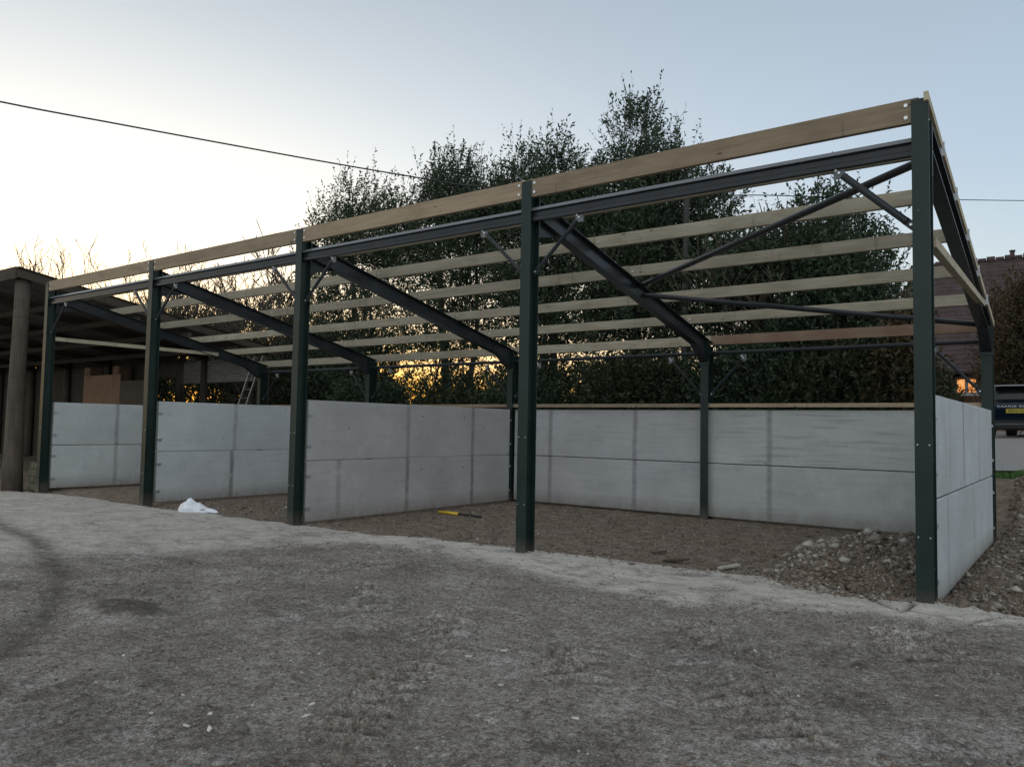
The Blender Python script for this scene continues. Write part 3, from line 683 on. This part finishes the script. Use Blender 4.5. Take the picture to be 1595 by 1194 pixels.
# undergrowth shrubs behind the back wall
for i, (x, lab, h_) in enumerate(((2.4,'dark leafy shrub low behind the wall, below the airiest tree',2.4),(5.6,'sparse shrub low behind the wall with sunset light through it',2.1),(8.2,'dark shrub behind the back wall, right of the sunset glow',2.3),(11.3,'thick ivy-like shrub behind the back wall under the tallest tree',2.9),(13.6,'dense dark shrub behind the back wall of the right-hand bay',3.0),(15.9,'dark shrub behind the back wall near the end column',3.0))):
    evergreen(x, 7.9, [(x-.7,7.9,h_*.6,.9,.7,h_*.45),(x+.6,7.9,h_*.62,1.0,.7,h_*.45),(x,8.0,h_*.8,1.0,.6,h_*.3)], 3000, lab, 20+i, 'leaf2' if i % 2 else 'leaf', name='shrub', cat='shrub', gap=.36, slen=(.2,.5), group='shrubs behind the back wall', holes=GL)
evergreen(16.75, 7.7, [(16.7,7.7,2.3,.45,.5,1.3),(16.9,7.8,3.2,.35,.4,.7)], 1500, 'brown-leaved beech bush beside the end column', 31, 'leaf_brown', name='shrub', cat='shrub', gap=.3, slen=(.15,.4))
# dark trees behind the barn
for i, (x, y, lab) in enumerate(((-14.5,10.5,'dark tree behind the far left of the barn'),(-9.8,11,'dark tree behind the middle of the barn'),(-5.2,10.5,'dark leafy tree behind the corrugated sheet of the barn'),(-1.8,9.8,'dark leafy tree behind the ladder'))):
    evergreen(x, y, [(x,y,1.8,2.6,1.3,1.8),(x-1,y,3.4,1.8,1.2,1.1),(x+1,y,3.3,1.8,1.2,1.1)], 4200, lab, 50+i, 'leaf2', name='evergreen_tree', cat='tree', gap=.40, group='trees behind the barn', leaf=(.11,.05))
# bare and half-bare trees at the left
def baretree(x, y, H, label, seed, spread=.5, depth=6, r0=.11, leaves=0, stems=3):
    z = float(zbase(np.array(x), np.array(y)))-.05; rd = random.Random(seed)
    root = thing('bare_tree', label, 'tree', (x, y, z)); mb = MB()
    for s in range(stems):
        a = rd.uniform(0, 6.28); branchy(mb, (math.cos(a)*.2*(stems > 1), math.sin(a)*.2*(stems > 1), 0), (rd.gauss(0,.28), rd.gauss(0,.28), 1), H*.27, r0, depth, spread, .22, (1,2), rd, .013)
    o = mb.build('trunk', M['twig'], root, fixn=False)
    if leaves:
        V = np.array(mb.v); rr = np.random.default_rng(seed); V = V[V[:,2] > H*.25]; p = V[rr.integers(0, len(V), leaves)]+rr.normal(0,.06,(leaves,3))
        ld = norm(rr.normal(size=(leaves,3))); sv = norm(np.cross(ld, rr.normal(size=(leaves,3)))); a, b = .07, .03
        W_ = np.stack([p, p+ld*a*.5+sv*b*.5, p+ld*a, p+ld*a*.5-sv*b*.5], 1).reshape(-1,3)
        npmesh('crown', W_, np.arange(leaves*4).reshape(-1,4), M['leaf2'], root)
    return root
baretree(-23.2, 9.5, 12.3, 'bare branching tree rising above the left end of the shed roof', 61, .38, 6, .13)
baretree(-18.2, 9.8, 10.8, 'finer bare tree right of the tallest bare tree over the barn roof', 62, .42, 6, .1, 300)
baretree(-14.6, 10.2, 9.8, 'bare twiggy tree with a few leaves above the second column from the left', 68, .45, 6, .1, 700)
baretree(-4.4, 10.6, 9.0, 'thin half-bare tree beside the airy evergreen, twigs against the bright sky', 63, .45, 6, .1, 1500)
baretree(-9.5, 11.6, 8.6, 'twiggy leaf-specked tree seen between the second and third columns', 64, .5, 7, .1, 6500)
baretree(-6.6, 10.2, 8.0, 'half-bare tree with scattered leaves left of the evergreen row', 65, .5, 7, .1, 6500)
baretree(-12.4, 10.8, 8.4, 'twiggy bare tree above the barn roof behind the second column', 66, .5, 7, .1, 3500)
baretree(-3.2, 9.6, 6.6, 'low dense half-bare bushy tree just left of the evergreen row', 69, .55, 7, .09, 7000)
baretree(13.3, 10.6, 7.6, 'bare twigged tree between the tallest evergreen and the lower rounded one', 67, .5, 6, .05, 1600)

# ------------------------------------------------------------------ post and cable
po = thing('timber_pole', 'straight grey wooden pole standing among the evergreens behind the shed', 'pole', (12.2, 8.4, 0))
mb = MB(); mb.tube([(0,0,-.4),(.0,0,3),(.02,0,7.0)], [.085,.08,.07], 12); mb.build('shaft', vary('tarred_pole', (.035,.034,.033), .9, .3, 3, 0, .3, 20, (4,4,.4)), po, smooth=True)
mb = MB(); mb.box(-.08,.10,-.08,.08,7.0,7.03); mb.build('cap', M['galv'], po)
cp = [(1.2,-7.2,7.9),(2.2,-4.7,7.62),(3.23,-2.32,7.52),(4.0,-.6,7.51),(4.63,1.03,7.54),(5.55,3.25,7.57),(6.44,5.36,7.62),(7.12,6.99,7.69),(8.35,9.94,8.12),(10.0,13.9,8.72),(11.2,16.8,9.27),(13.3,21.9,10.1),(15.5,27.07,10.98),(17.51,31.89,11.81),(20,38,12.9)]
def catmull(P, n=6):
    P = [Vector(p) for p in P]; out = []
    for i in range(len(P)-1):
        a, b, c_, d = P[max(i-1,0)], P[i], P[i+1], P[min(i+2,len(P)-1)]
        for k in range(n):
            t_ = k/n; out.append(.5*((2*b)+(c_-a)*t_+(2*a-5*b+4*c_-d)*t_*t_+(3*b-a-3*c_+d)*t_**3))
    return out+[P[-1]]
mb = MB(); mb.tube(catmull(cp), .017, 6); o = mb.build('overhead_cable', vary('cable_sheath', (.03,.03,.03), .6, .1, 3, 0, 0), smooth=True)
tag(o, 'black overhead cable sagging across the sky above the shed', 'cable')

# ------------------------------------------------------------------ house
t = NT('brickwork'); br = t.n('ShaderNodeTexBrick'); br.inputs['Scale'].default_value = 1; br.inputs['Brick Width'].default_value = .225; br.inputs['Row Height'].default_value = .075; br.inputs['Mortar Size'].default_value = .008
br.inputs['Color1'].default_value = (.25,.085,.055,1); br.inputs['Color2'].default_value = (.17,.06,.045,1); br.inputs['Mortar'].default_value = (.25,.21,.18,1)
mp = t.n('ShaderNodeMapping'); mp.inputs['Rotation'].default_value = (R(90),0,0); t.l(t.n('ShaderNodeTexCoord').outputs['Object'], mp.inputs[0]); t.l(mp.outputs[0], br.inputs[0])
MBR = t.fin(br.outputs[0], .9)
M['tile'] = vary('clay_tiles', (.055,.036,.036), .85, .45, 3.5, 0, .5, 9, (1,1,1), dist=.02)
HX, HY = 13.4, 28.0; hz = 1.8
house = thing('brick_cottage', 'red brick cottage with a steep tiled roof and one lit window beyond the shed', 'house', (HX+5, HY, hz))
def hb(mb, name, mat, parent=None, **k): return mb.build(name, mat, parent or house, **k)
mb = MB(); mb.box(-5,-.55+.0, 0,.25,0,2.45); mb = MB()
wx0, wx1, wz0, wz1 = -3.15, -2.35, 1.45, 2.12
# front wall with window opening (local coordinates: x right, y away)
for bxs in ((-5,wx0,0,2.6),(wx1,7,0,2.6),(wx0,wx1,0,wz0),(wx0,wx1,wz1,2.6)): mb.box(bxs[0],bxs[1],0,.25,bxs[2],bxs[3])
mb.box(-5,-4.75,.25,6,0,2.6); mb.box(6.75,7,.25,6,0,2.6); mb.box(-4.75,6.75,5.75,6,0,2.6)
mb.prism([(0,2.6),(6,2.6),(3,6.6)], 'x', -4.9, -4.7); mb.prism([(0,2.6),(6,2.6),(3,6.6)], 'x', 6.7, 6.9)
hb(mb, 'wall', MBR)
mb = MB(); nrow = 26
for k in range(nrow):      # stepped courses of tiles, front and back slopes
    t0, t1 = k/nrow, (k+1)/nrow; ya, yb = -.35+3.35*t0, -.35+3.35*t1; za, zb = 2.25+5.1*t0, 2.25+5.1*t1
    mb.add([(-5.25,ya,za+.05),(7.25,ya,za+.05),(7.25,yb,zb+.02),(-5.25,yb,zb+.02),(-5.25,ya,za-.02),(7.25,ya,za-.02)], [(0,1,2,3),(0,4,5,1)])
    mb.add([(-5.25,6-ya,za+.05),(7.25,6-ya,za+.05),(7.25,6-yb,zb+.02),(-5.25,6-yb,zb+.02)], [(3,2,1,0)])
rf = hb(mb, 'roof', M['tile'], fixn=False)
mb = MB()
for k in range(38): mb.tube([(-5.2+k*.33,3,7.38),(-4.9+k*.33,3,7.38)], .10+.05*(k%2), 8)
hb(mb, 'ridge_tile', M['tile'], rf)
for cx_, w_, h_ in ((-1.3,.09,.45),):
    mb = MB(); mb.tube([(cx_,3.1,7.2),(cx_,3.1,7.4+h_*.6)], w_, 10); mb.tube([(cx_,3.1,7.4+h_*.6),(cx_,3.1,7.4+h_*.72)], w_*1.35, 10); hb(mb, 'chimney_pot', M['tile'], rf)
mb = MB(); mb.box(-5.3,7.3,-.46,-.36,2.12,2.24); hb(mb, 'gutter', M['steel'])
mb = MB(); mb.box(-5.05,-.2,-.9,-.02,2.62-.4,2.32); hb(mb, 'lintel', M['oldwood_x'])
t = NT('lit_glass'); v = t.coord(); n = t.noise(v, 7, 4); c = t.ramp(n, [(.35,(.35,.09,.02)),(.5,(1,.38,.09)),(.65,(1,.6,.25))]); t.fin(c, .3); t.l(c, t.b.inputs['Emission Color']); t.b.inputs['Emission Strength'].default_value = .8; MLG = t.m
MW = vary('white_frame', (.7,.7,.7), .5, .05, 3, 0, 0)
win = hb(MB().box(wx0,wx1,.12,.13,wz0,wz1), 'window', MLG)
mb = MB(); f_ = .07
mb.box(wx0,wx0+f_,.05,.115,wz0,wz1); mb.box(wx1-f_,wx1,.05,.115,wz0,wz1); mb.box(wx0+f_,wx1-f_,.05,.115,wz0,wz0+f_); mb.box(wx0+f_,wx1-f_,.05,.115,wz1-f_,wz1); mx = (wx0+wx1)/2; mb.box(mx-.06,mx+.06,.052,.117,wz0+f_,wz1-f_)
hb(mb, 'frame', MW, win); hb(MB().box(wx0-.06,wx1+.06,-.06,.049,wz0-.07,wz0-.003), 'sill', MW, win)
# climber on the wall left of the window, hedge right
evergreen(14.7, 26.6, [(14.6,26.7,3.0,.7,.35,1.3),(15.2,26.7,2.2,.9,.3,.5)], 1100, 'brown climbing bush against the cottage wall by the lit window', 71, 'leaf_brown', name='shrub', cat='shrub', gap=.4, leaf=(.1,.05))
evergreen(19.3, 21.6, [(18.0,21.6,4.3,1.2,1.2,2.2),(19.4,21.6,5.0,1.7,1.4,2.3),(21.3,21.6,4.8,1.8,1.4,2.4),(18.9,21.6,2.8,2.0,1.2,1.4)], 13000, 'big brownish green bush growing behind the parked car', 72, 'leaf_brown', name='shrub', cat='shrub', gap=.33, leaf=(.1,.05), gs=.9)

# ------------------------------------------------------------------ car (rear towards the yard)
car = thing('parked_car', 'dark blue estate car with a yellow rear number plate parked on the gravel', 'car', (17.97, 17.75, float(zbase(np.array(18.2), np.array(18.2)))+.05), R(-8))
M['carpaint'] = vary('blue_paint', (.006,.012,.024), .22, .05, 3, .3, 0); M['glass'] = vary('car_glass', (.01,.011,.013), .06, 0, 3, 0, 0); M['black'] = vary('black_trim', (.012,.012,.013), .6, .1, 5, 0, 0)
def loft(secs, mat, name, parent, smooth=True):
    n = len(secs[0]); V = [p for s in secs for p in s]; F = []
    for i in range(len(secs)-1):
        for k in range(n): F.append((i*n+k, i*n+(k+1) % n, (i+1)*n+(k+1) % n, (i+1)*n+k))
    F.append(tuple(range(n-1,-1,-1))); F.append(tuple(range((len(secs)-1)*n, len(secs)*n)))
    mb = MB().add(V, F); return mb.build(name, mat, parent, smooth=smooth)
def ring(y, w, z0, z1, n=28, e=4.5, tw=1.0):
    out = []
    for k in range(n):
        a = 2*math.pi*k/n; c_, s_ = math.cos(a), math.sin(a)
        x = math.copysign(abs(c_)**(2/e), c_)*w; z = (z0+z1)/2+math.copysign(abs(s_)**(2/e), s_)*(z1-z0)/2
        if z > (z0+z1)/2: x *= 1-(1-tw)*((z-(z0+z1)/2)/((z1-z0)/2))
        out.append((x, y, z))
    return out
body = loft([ring(.0,.80,.34,.98),ring(.06,.90,.28,1.04),ring(.5,.95,.26,1.07),ring(2.2,.96,.26,1.06),ring(3.4,.95,.26,1.0),ring(4.2,.88,.28,.9),ring(4.38,.74,.36,.78)], M['carpaint'], 'body', car)
gh = loft([ring(.10,.74,.98,1.10,tw=.95),ring(.22,.80,.97,1.42,tw=.84),ring(.42,.82,.97,1.53,tw=.8),ring(1.6,.83,.97,1.6,tw=.8),ring(2.6,.82,.97,1.52,tw=.8),ring(3.3,.78,.97,1.04,tw=.9)], M['glass'], 'window', car)
loft([ring(.12,.60,1.455,1.50,e=3),ring(.3,.66,1.48,1.55,e=3),ring(1.6,.67,1.565,1.625,e=3),ring(2.5,.64,1.50,1.56,e=3)], M['carpaint'], 'roof', car)
MB().box(-.60,.60,.02,.14,1.475,1.498).build('spoiler', vary('sky_sheen_trim', (.6,.62,.65), .3, .05, 3, .6, 0), car, bevel=.006)  # pale spoiler colour stands in for the sky it reflects
MB().box(-.86,.86,-.045,.10,.27,.50).build('bumper', M['black'], car, bevel=.03)
MB().box(-.7,.7,-.052,-.047,.40,.415).build('bumper_trim', M['galv'], car)
for s in (-1,1):
    MB().box(min(s*.76,s*.90),max(s*.76,s*.90),-.012,.12,.80,.90).build('tail_light', vary('red_lens', (.05,.006,.006), .2, .1, 3, 0, 0), car, bevel=.01)
    for yy in (.85, 3.5):
        mb = MB(); mb.tube([(s*.78,yy,.35),(s*.97,yy,.35)], .35, 28); w_ = mb.build('wheel', M['black'], car); MB().tube([(s*.965,yy,.35),(s*.985,yy,.35)], .23, 20).build('rim', M['galv'], w_)
MPY = vary('yellow_plate', (.42,.34,.04), .5, .05, 3, 0, 0)
plate = MB().box(-.27,.27,-.030,-.018,.715,.835).build('number_plate', MPY, car)
def text(name, s, size, loc, mat, parent, sx=1.0):
    cu = bpy.data.curves.new(name, 'FONT'); cu.body = s; cu.size = size; cu.extrude = .002; cu.align_x = 'CENTER'; cu.align_y = 'CENTER'
    o = bpy.data.objects.new(name, cu); COL.objects.link(o); bpy.context.view_layer.update()
    me = bpy.data.meshes.new_from_object(o.evaluated_get(bpy.context.evaluated_depsgraph_get())); bpy.data.objects.remove(o)
    o = bpy.data.objects.new(name, me); me.materials.clear(); me.materials.append(mat); COL.objects.link(o); o.parent = parent
    o.location = loc; o.rotation_euler = (R(90), 0, 0); o.scale = (sx, 1, 1); return o
text('lettering', 'GM15 YOU', .105, (.02,-.034,.772), M['black'], plate, .95)
text('lettering', 'RANGE ROVER', .085, (0,-.012,.90), vary('chrome_letter', (.75,.77,.8), .3, .03, 3, .4, 0), car, 1.75)

# ------------------------------------------------------------------ litter and rubble
def rock(rr, n=1, flat=.7):
    bm = bmesh.new(); bmesh.ops.create_icosphere(bm, subdivisions=n, radius=1)
    for v in bm.verts: v.co *= rr.uniform(.5, 1.25); v.co.z *= flat
    V = np.array([tuple(v.co) for v in bm.verts]); F = np.array([[v.index for v in f.verts] for f in bm.faces]); bm.free(); return V, F
rks = [rock(random.Random(i), 1, random.Random(i+50).uniform(.45,.8)) for i in range(10)]
def chip(rr):
    V = np.array([(1,0,0),(-1,0,0),(0,1,0),(0,-1,0),(0,0,.7),(0,0,-.5)], float)*np.array([[rr.uniform(.6,1.3)] for _ in range(6)])
    V += np.array([[rr.gauss(0,.15) for _ in range(3)] for _ in range(6)])
    return V, np.array([(0,2,4),(2,1,4),(1,3,4),(3,0,4),(2,0,5),(1,2,5),(3,1,5),(0,3,5)])
chipset = [chip(random.Random(i)) for i in range(10)]
def scatter(name, X, Y, Sz, mats, label, cat, seed=0, sink=.3, rks=rks):
    r = np.random.default_rng(seed); Z = ground(X, Y)[0]; Vs = []; Fs = []; n0 = 0; MI = []
    for i in range(len(rks)):
        k = np.arange(i, len(X), len(rks)); V, F = rks[i]; n = len(k)
        a = r.uniform(0, 6.28, n); tl = r.normal(0, .35, n); ca, sa = np.cos(a)[:,None], np.sin(a)[:,None]
        st = r.uniform(.7, 1.5, (n,1)); x = V[None,:,0]*st; y = V[None,:,1]; z = V[None,:,2]
        z, y = z*np.cos(tl)[:,None]+y*np.sin(tl)[:,None], y*np.cos(tl)[:,None]-z*np.sin(tl)[:,None]
        s = Sz[k][:,None]; W_ = np.stack([X[k][:,None]+(x*ca-y*sa)*s, Y[k][:,None]+(x*sa+y*ca)*s, Z[k][:,None]+z*s+s*sink], -1).reshape(-1,3)
        Fs.append((F[None]+(np.arange(n)*len(V))[:,None,None]).reshape(-1,3)+n0); Vs.append(W_); n0 += len(W_)
        MI.append(np.repeat(r.choice(len(mats), n, p=np.array([.68,.25,.07][:len(mats)])/sum([.68,.25,.07][:len(mats)])), len(F)))
    o = npmesh(name, np.concatenate(Vs), np.concatenate(Fs), mats, mi=np.concatenate(MI)); return tag(o, label, cat, kind='stuff')
SM = [vary('brown_stone', (.125,.097,.072), .9, .4, 20, 0, .3), vary('grey_stone', (.22,.195,.165), .9, .35, 20, 0, .3), vary('chalky_stone', (.33,.31,.275), .9, .25, 20, 0, .3)]
n = 16000; X = rng.uniform(11, 19.4, n); Y = rng.uniform(-6.3, 0.1, n); Sz = rng.gamma(2, .0019, n)+.0015
k = (ground(X, Y)[1] < .55) | (rng.uniform(size=n) < .15); scatter('gravel', X[k], Y[k], Sz[k], SM, 'loose stones on the dirt yard', 'gravel', 1)
GM = [vary('brown_grit', (.17,.14,.115), .95, .5, 30, 0, 0), vary('grey_grit', (.27,.26,.245), .95, .4, 30, 0, 0), SM[2]]
n = 110000; X = 19.6-rng.uniform(0, 1, n)**1.3*9; Y = rng.uniform(-6.3, 0, n); Sz = rng.gamma(1.6, .0016, n)+.0014; pr_ = fbm(X*1.7, Y*1.7, 4, 88); k = (pr_+rng.normal(0,.12,n) > .5) & ((ground(X, Y)[1] < .5) | (rng.uniform(size=n) < .12)); scatter('grit', X[k], Y[k], Sz[k], GM, 'fine loose grit on the dirt yard', 'gravel', 6, .2, chipset)
n = 12000; X = rng.uniform(5, 18.2, n); Y = rng.uniform(.1, 5.8, n)**1.0; Sz = rng.gamma(1.6, .005, n)+.003
scatter('soil_rubble', X, Y, Sz, SM, 'crumbly earth and stones covering the shed floor', 'rubble', 2, .3, chipset)
n = 9000; X = rng.uniform(18.36, 19.9, n); Y = rng.uniform(.0, 10.5, n); Sz = rng.gamma(1.8, .0075, n)+.004
scatter('rough_rubble', X, Y, Sz, SM, 'rough stony earth along the outside of the end wall', 'rubble', 3, .1, chipset)
n = 15000; a = rng.uniform(0, 6.28, n); q = rng.uniform(0, 1, n)**.55; X = 17.65+np.cos(a)*q*1.35; Y = 1.7+np.sin(a)*q*1.9; k = X < 18.2; X, Y = X[k], Y[k]; Sz = rng.gamma(1.5, .0085, len(X))+.004
scatter('rubble_heap', X, Y, Sz, SM, 'heap of broken stone and earth beside the right-hand front column', 'rubble', 4, .1, chipset)
n = 900; X = rng.normal(16.95, .35, n); Y = rng.normal(.95, .3, n); scatter('stone_spill', X, Y, rng.gamma(1.5, .008, n)+.004, [SM[1], SM[2]], 'pale stones spilled from the heap towards the concrete strip', 'rubble', 5, .2, chipset)
# larger lumps, one object each
lm = vary('concrete_lump', (.34,.32,.285), .9, .25, 8, 0, .5, 30)
proto = None
for (x, y, s, lab) in ((16.95,1.05,.10,'pale broken concrete lump on the left shoulder of the rubble heap'),(17.15,.62,.075,'whitest concrete lump at the front foot of the rubble heap'),(17.3,.85,.11,'jagged grey lump in the middle front of the rubble heap'),(17.35,2.2,.11,'rounded pale lump near the top of the rubble heap'),(17.45,.55,.08,'upright grey lump at the front right foot of the rubble heap'),(16.72,1.3,.07,'small lump furthest left of the rubble heap'),(16.9,3.5,.07,'single pale stone by the back wall beyond the heap'),(18.92,1.15,.07,'white stone on the rough ground right of the end wall')):
    V, F = chipset[int(x*100) % 10]; V = V*np.array([1.1,.9,.8]); o = npmesh('concrete_lump', V*s*.85, F, lm); o.location = (x, y, gz1(x, y)+s*.3); o.rotation_euler = (0, .2, x*7); tag(o, lab, 'stone', 'concrete lumps around the rubble heap')
# pale chips and leaves on the yard
cm = vary('pale_chip', (.55,.52,.45), .8, .2, 20, 0, 0)
chips = [[15.743,-5.765,.05],[15.445,-5.793,.022],[15.272,-5.513,.022],[15.676,-5.595,.025],[16.087,-5.285,.03],[15.968,-5.149,.022],[16.16,-3.601,.035],[17.247,-4.416,.03],[16.78,-3.815,.03],[18.7,-.444,.025],[16.051,-3.86,.025],[15.714,-5.354,.018],[15.895,-5.734,.03],[16.159,-4.429,.018],[15.222,-4.704,.02],[17.6,-2.6,.02],[14.2,-5.3,.025],[18.1,-3.3,.02]]
for i, (x, y, s) in enumerate(chips):
    rd = random.Random(i); mb = MB(); n = 9
    top = [(math.cos(6.28*k/n)*s*rd.uniform(.6,1.2)*.95, math.sin(6.28*k/n)*s*rd.uniform(.4,.8)*.62, .004+rd.uniform(0,.006)) for k in range(n)]
    bot = [(p[0]*.9, p[1]*.9, 0) for p in top]
    mb.add(top+bot, [tuple(range(n)), tuple(range(2*n-1, n-1, -1))]+[(k, k+n, (k+1) % n+n, (k+1) % n) for k in range(n)])
    o = mb.build('stone_chip', cm); o.location = (x, y, gz1(x, y)+.002); o.rotation_euler = (rd.gauss(0,.15), rd.gauss(0,.15), rd.uniform(0,6))
    tag(o, 'small pale flat chip lying on the dark dirt yard', 'stone chip', 'pale chips scattered on the yard')
# offcuts on the shed floor
for x, y, L, an, lab in ((15.35,1.05,.32,.2,'dark flat board offcut on the earth in the right-hand bay'),(16.0,1.12,.28,.9,'pale bent slate piece near the rubble heap'),(14.85,1.6,.22,.1,'small thin offcut left of the dark board offcut'),(6.3,.05,.5,.35,'thin grey lath sticking out left of the white bag')):
    mb = MB(); mb.beam((-L/2,0,.01), (L/2,0,.03), .07, .018, seg=4, wob=.008); o = mb.build('board_offcut', M['oldwood_x'] if 'dark' in lab else vary('offcut', (.35,.33,.29), .9, .3, 10, 0, 0)); o.location = (x, y, gz1(x, y)+.01); o.rotation_euler = (.1, -.08, an); tag(o, lab, 'offcut')
# yellow handled bar
bar = thing('long_handled_tool', 'yellow and black long-handled bar lying on the earth floor', 'tool', (10.08, 3.05, gz1(10.08, 3.05)+.03), .03)
MB().tube([(-.48,.05,.02),(-.2,.03,.02),(.02,.01,.02)], .028, 10).build('handle', vary('yellow_grip', (.65,.42,.03), .5, .1, 4, 0, 0), bar, smooth=True)
mb = MB(); mb.tube([(.02,.01,.02),(.45,-.02,.015)], .018, 10); mb.box(.42,.56,-.05,.02,0,.025); mb.build('blade', M['black'], bar)
# white plastic bag
bag = thing('plastic_bag', 'crumpled white plastic bag lying beside the second column from the left', 'bag', (6.36, .12, gz1(6.36,.12)))
bm = bmesh.new(); bmesh.ops.create_uvsphere(bm, u_segments=48, v_segments=28, radius=1)
for v in bm.verts:
    x, y, z = v.co; t_ = (x+1)/2
    h_ = .13*math.exp(-((t_-.3)/.3)**2)+.085*(1-t_*.5); w_ = .17*(1-.45*t_)
    cr = fbm(np.array([x*3+5.0]), np.array([y*3+z*4+9.0]), 4, 77)[0]-.5
    v.co = Vector((x*.42, y*w_*(1+cr*.7)+.05*math.sin(x*4), (abs(z)**.55 if z > 0 else -min(-z, .25))*h_*(1+cr*.9)+.02))
me = bpy.data.meshes.new('bag_skin'); bm.to_mesh(me); bm.free(); me.polygons.foreach_set('use_smooth', [True]*len(me.polygons))
MBAG = vary('white_plastic', (.72,.76,.82), .45, .08, 6, 0, .9, 9, dist=.03); me.materials.append(MBAG)
o = bpy.data.objects.new('bag_skin', me); COL.objects.link(o); o.parent = bag; o.rotation_euler = (0,0,.45)

# ------------------------------------------------------------------ sky, sun, camera
AZ = Vector((-.93, .37, 0)).normalized()       # direction of the afterglow
w = bpy.data.worlds.new('World'); S.world = w; w.use_nodes = True; nt = w.node_tree; nt.nodes.clear()
def wn(ty, **k):
    x = nt.nodes.new(ty)
    for a, b in k.items(): setattr(x, a, b)
    return x
def wm(op, a, b=None, clamp=False):
    x = wn('ShaderNodeMath', operation=op, use_clamp=clamp)
    for i, v in enumerate((a, b)):
        if isinstance(v, bpy.types.NodeSocket): nt.links.new(v, x.inputs[i])
        elif v is not None: x.inputs[i].default_value = v
    return x.outputs[0]
def wscale(col, f):
    x = wn('ShaderNodeVectorMath', operation='SCALE'); 
    if isinstance(col, tuple): x.inputs[0].default_value = col
    else: nt.links.new(col, x.inputs[0])
    if isinstance(f, bpy.types.NodeSocket): nt.links.new(f, x.inputs['Scale'])
    else: x.inputs['Scale'].default_value = f
    return x.outputs[0]
def wadd(a, b):
    x = wn('ShaderNodeVectorMath', operation='ADD'); nt.links.new(a, x.inputs[0]); nt.links.new(b, x.inputs[1]); return x.outputs[0]
sky = wn('ShaderNodeTexSky', sky_type='NISHITA'); sky.sun_disc = False; sky.sun_elevation = R(2.5); sky.sun_rotation = math.atan2(AZ.x, AZ.y)
sky.air_density = 1.0; sky.dust_density = 1.2; sky.ozone_density = 2.0
tc = wn('ShaderNodeTexCoord'); sep = wn('ShaderNodeSeparateXYZ'); nt.links.new(tc.outputs['Generated'], sep.inputs[0])
el = wm('MAXIMUM', sep.outputs[2], 0.0)
dt = wn('ShaderNodeVectorMath', operation='DOT_PRODUCT'); nt.links.new(tc.outputs['Generated'], dt.inputs[0]); dt.inputs[1].default_value = AZ+Vector((0,0,.12))
g = wm('MAXIMUM', dt.outputs['Value'], 0.0)
rmp = wn('ShaderNodeValToRGB'); nt.links.new(el, rmp.inputs[0]); e = rmp.color_ramp.elements
stops = [(0,(.64,.75,.76)),(.12,(.60,.74,.82)),(.3,(.46,.59,.73)),(.5,(.38,.47,.57)),(1,(.46,.48,.50))]
for i, (p_, c_) in enumerate(stops):
    q = e[i] if i < 2 else e.new(p_); q.position = p_; q.color = (*c_, 1)
base = rmp.outputs[0]
fall = wm('POWER', 2.718, wm('MULTIPLY', wm('MULTIPLY', el, el), -7.0))
glow = wscale((.76,.62,.41), wm('MULTIPLY', wm('POWER', g, 6.0), fall))
glow2 = wscale((.40,.30,.15), wm('MULTIPLY', wm('POWER', g, 2.5), fall))
lowb = wm('POWER', 2.718, wm('MULTIPLY', el, -13.0)); oran = wscale((2.3,.95,.12), wm('MULTIPLY', lowb, wm('POWER', g, 2.0)))
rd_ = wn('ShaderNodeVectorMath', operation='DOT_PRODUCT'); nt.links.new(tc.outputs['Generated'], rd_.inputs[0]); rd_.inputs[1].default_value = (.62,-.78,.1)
rear = wscale((.80,.76,.70), wm('MULTIPLY', wm('MAXIMUM', rd_.outputs['Value'], 0.0), 1.0))  # added fill: unseen sky behind the camera brightened to light walls and ground
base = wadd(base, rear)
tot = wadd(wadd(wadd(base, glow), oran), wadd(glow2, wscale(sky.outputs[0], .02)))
# near the horizon under the glow the blue drains away
bl = wn('ShaderNodeVectorMath', operation='MULTIPLY'); nt.links.new(tot, bl.inputs[0])
dr = wn('ShaderNodeCombineXYZ'); k_ = wm('MULTIPLY', wm('MULTIPLY', lowb, 2.2), wm('POWER', g, 2.0), True)
dr.inputs[0].default_value = 1; nt.links.new(wm('SUBTRACT', 1.0, wm('MULTIPLY', k_, .3)), dr.inputs[1]); nt.links.new(wm('SUBTRACT', 1.0, wm('MULTIPLY', k_, .85)), dr.inputs[2]); nt.links.new(dr.outputs[0], bl.inputs[1])
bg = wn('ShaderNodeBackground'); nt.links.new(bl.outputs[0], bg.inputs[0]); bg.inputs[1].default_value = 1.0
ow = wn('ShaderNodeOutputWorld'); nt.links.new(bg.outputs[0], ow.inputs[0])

sl = bpy.data.lights.new('sun', 'SUN'); sl.energy = .3; sl.angle = R(6); sl.color = (1,.72,.42)
so = bpy.data.objects.new('sun', sl); COL.objects.link(so)
sd = Vector((AZ.x, AZ.y, math.tan(R(2.5)))).normalized(); so.rotation_euler = sd.to_track_quat('Z', 'Y').to_euler()

cam = bpy.data.cameras.new('camera'); co = bpy.data.objects.new('camera', cam); COL.objects.link(co); S.camera = co
rv = Vector((.80577768,.59195371,.01769585)); uv = Vector((.01844578,-.05495242,.99831858)); fv = Vector((-.59193081,.80409641,.05519848))
m = Matrix.Identity(4)
for i in range(3): m[i][0] = rv[i]; m[i][1] = uv[i]; m[i][2] = -fv[i]
m.translation = (19.49656,-8.09817,1.62140)
co.matrix_world = m
cam.sensor_width = 36; cam.lens = 1214.63/1595*36; cam.clip_end = 6000; cam.clip_start = .05
S.render.engine = 'CYCLES'; S.view_settings.view_transform = 'Standard'; S.view_settings.look = 'None'; S.view_settings.exposure = 0; S.view_settings.gamma = 1
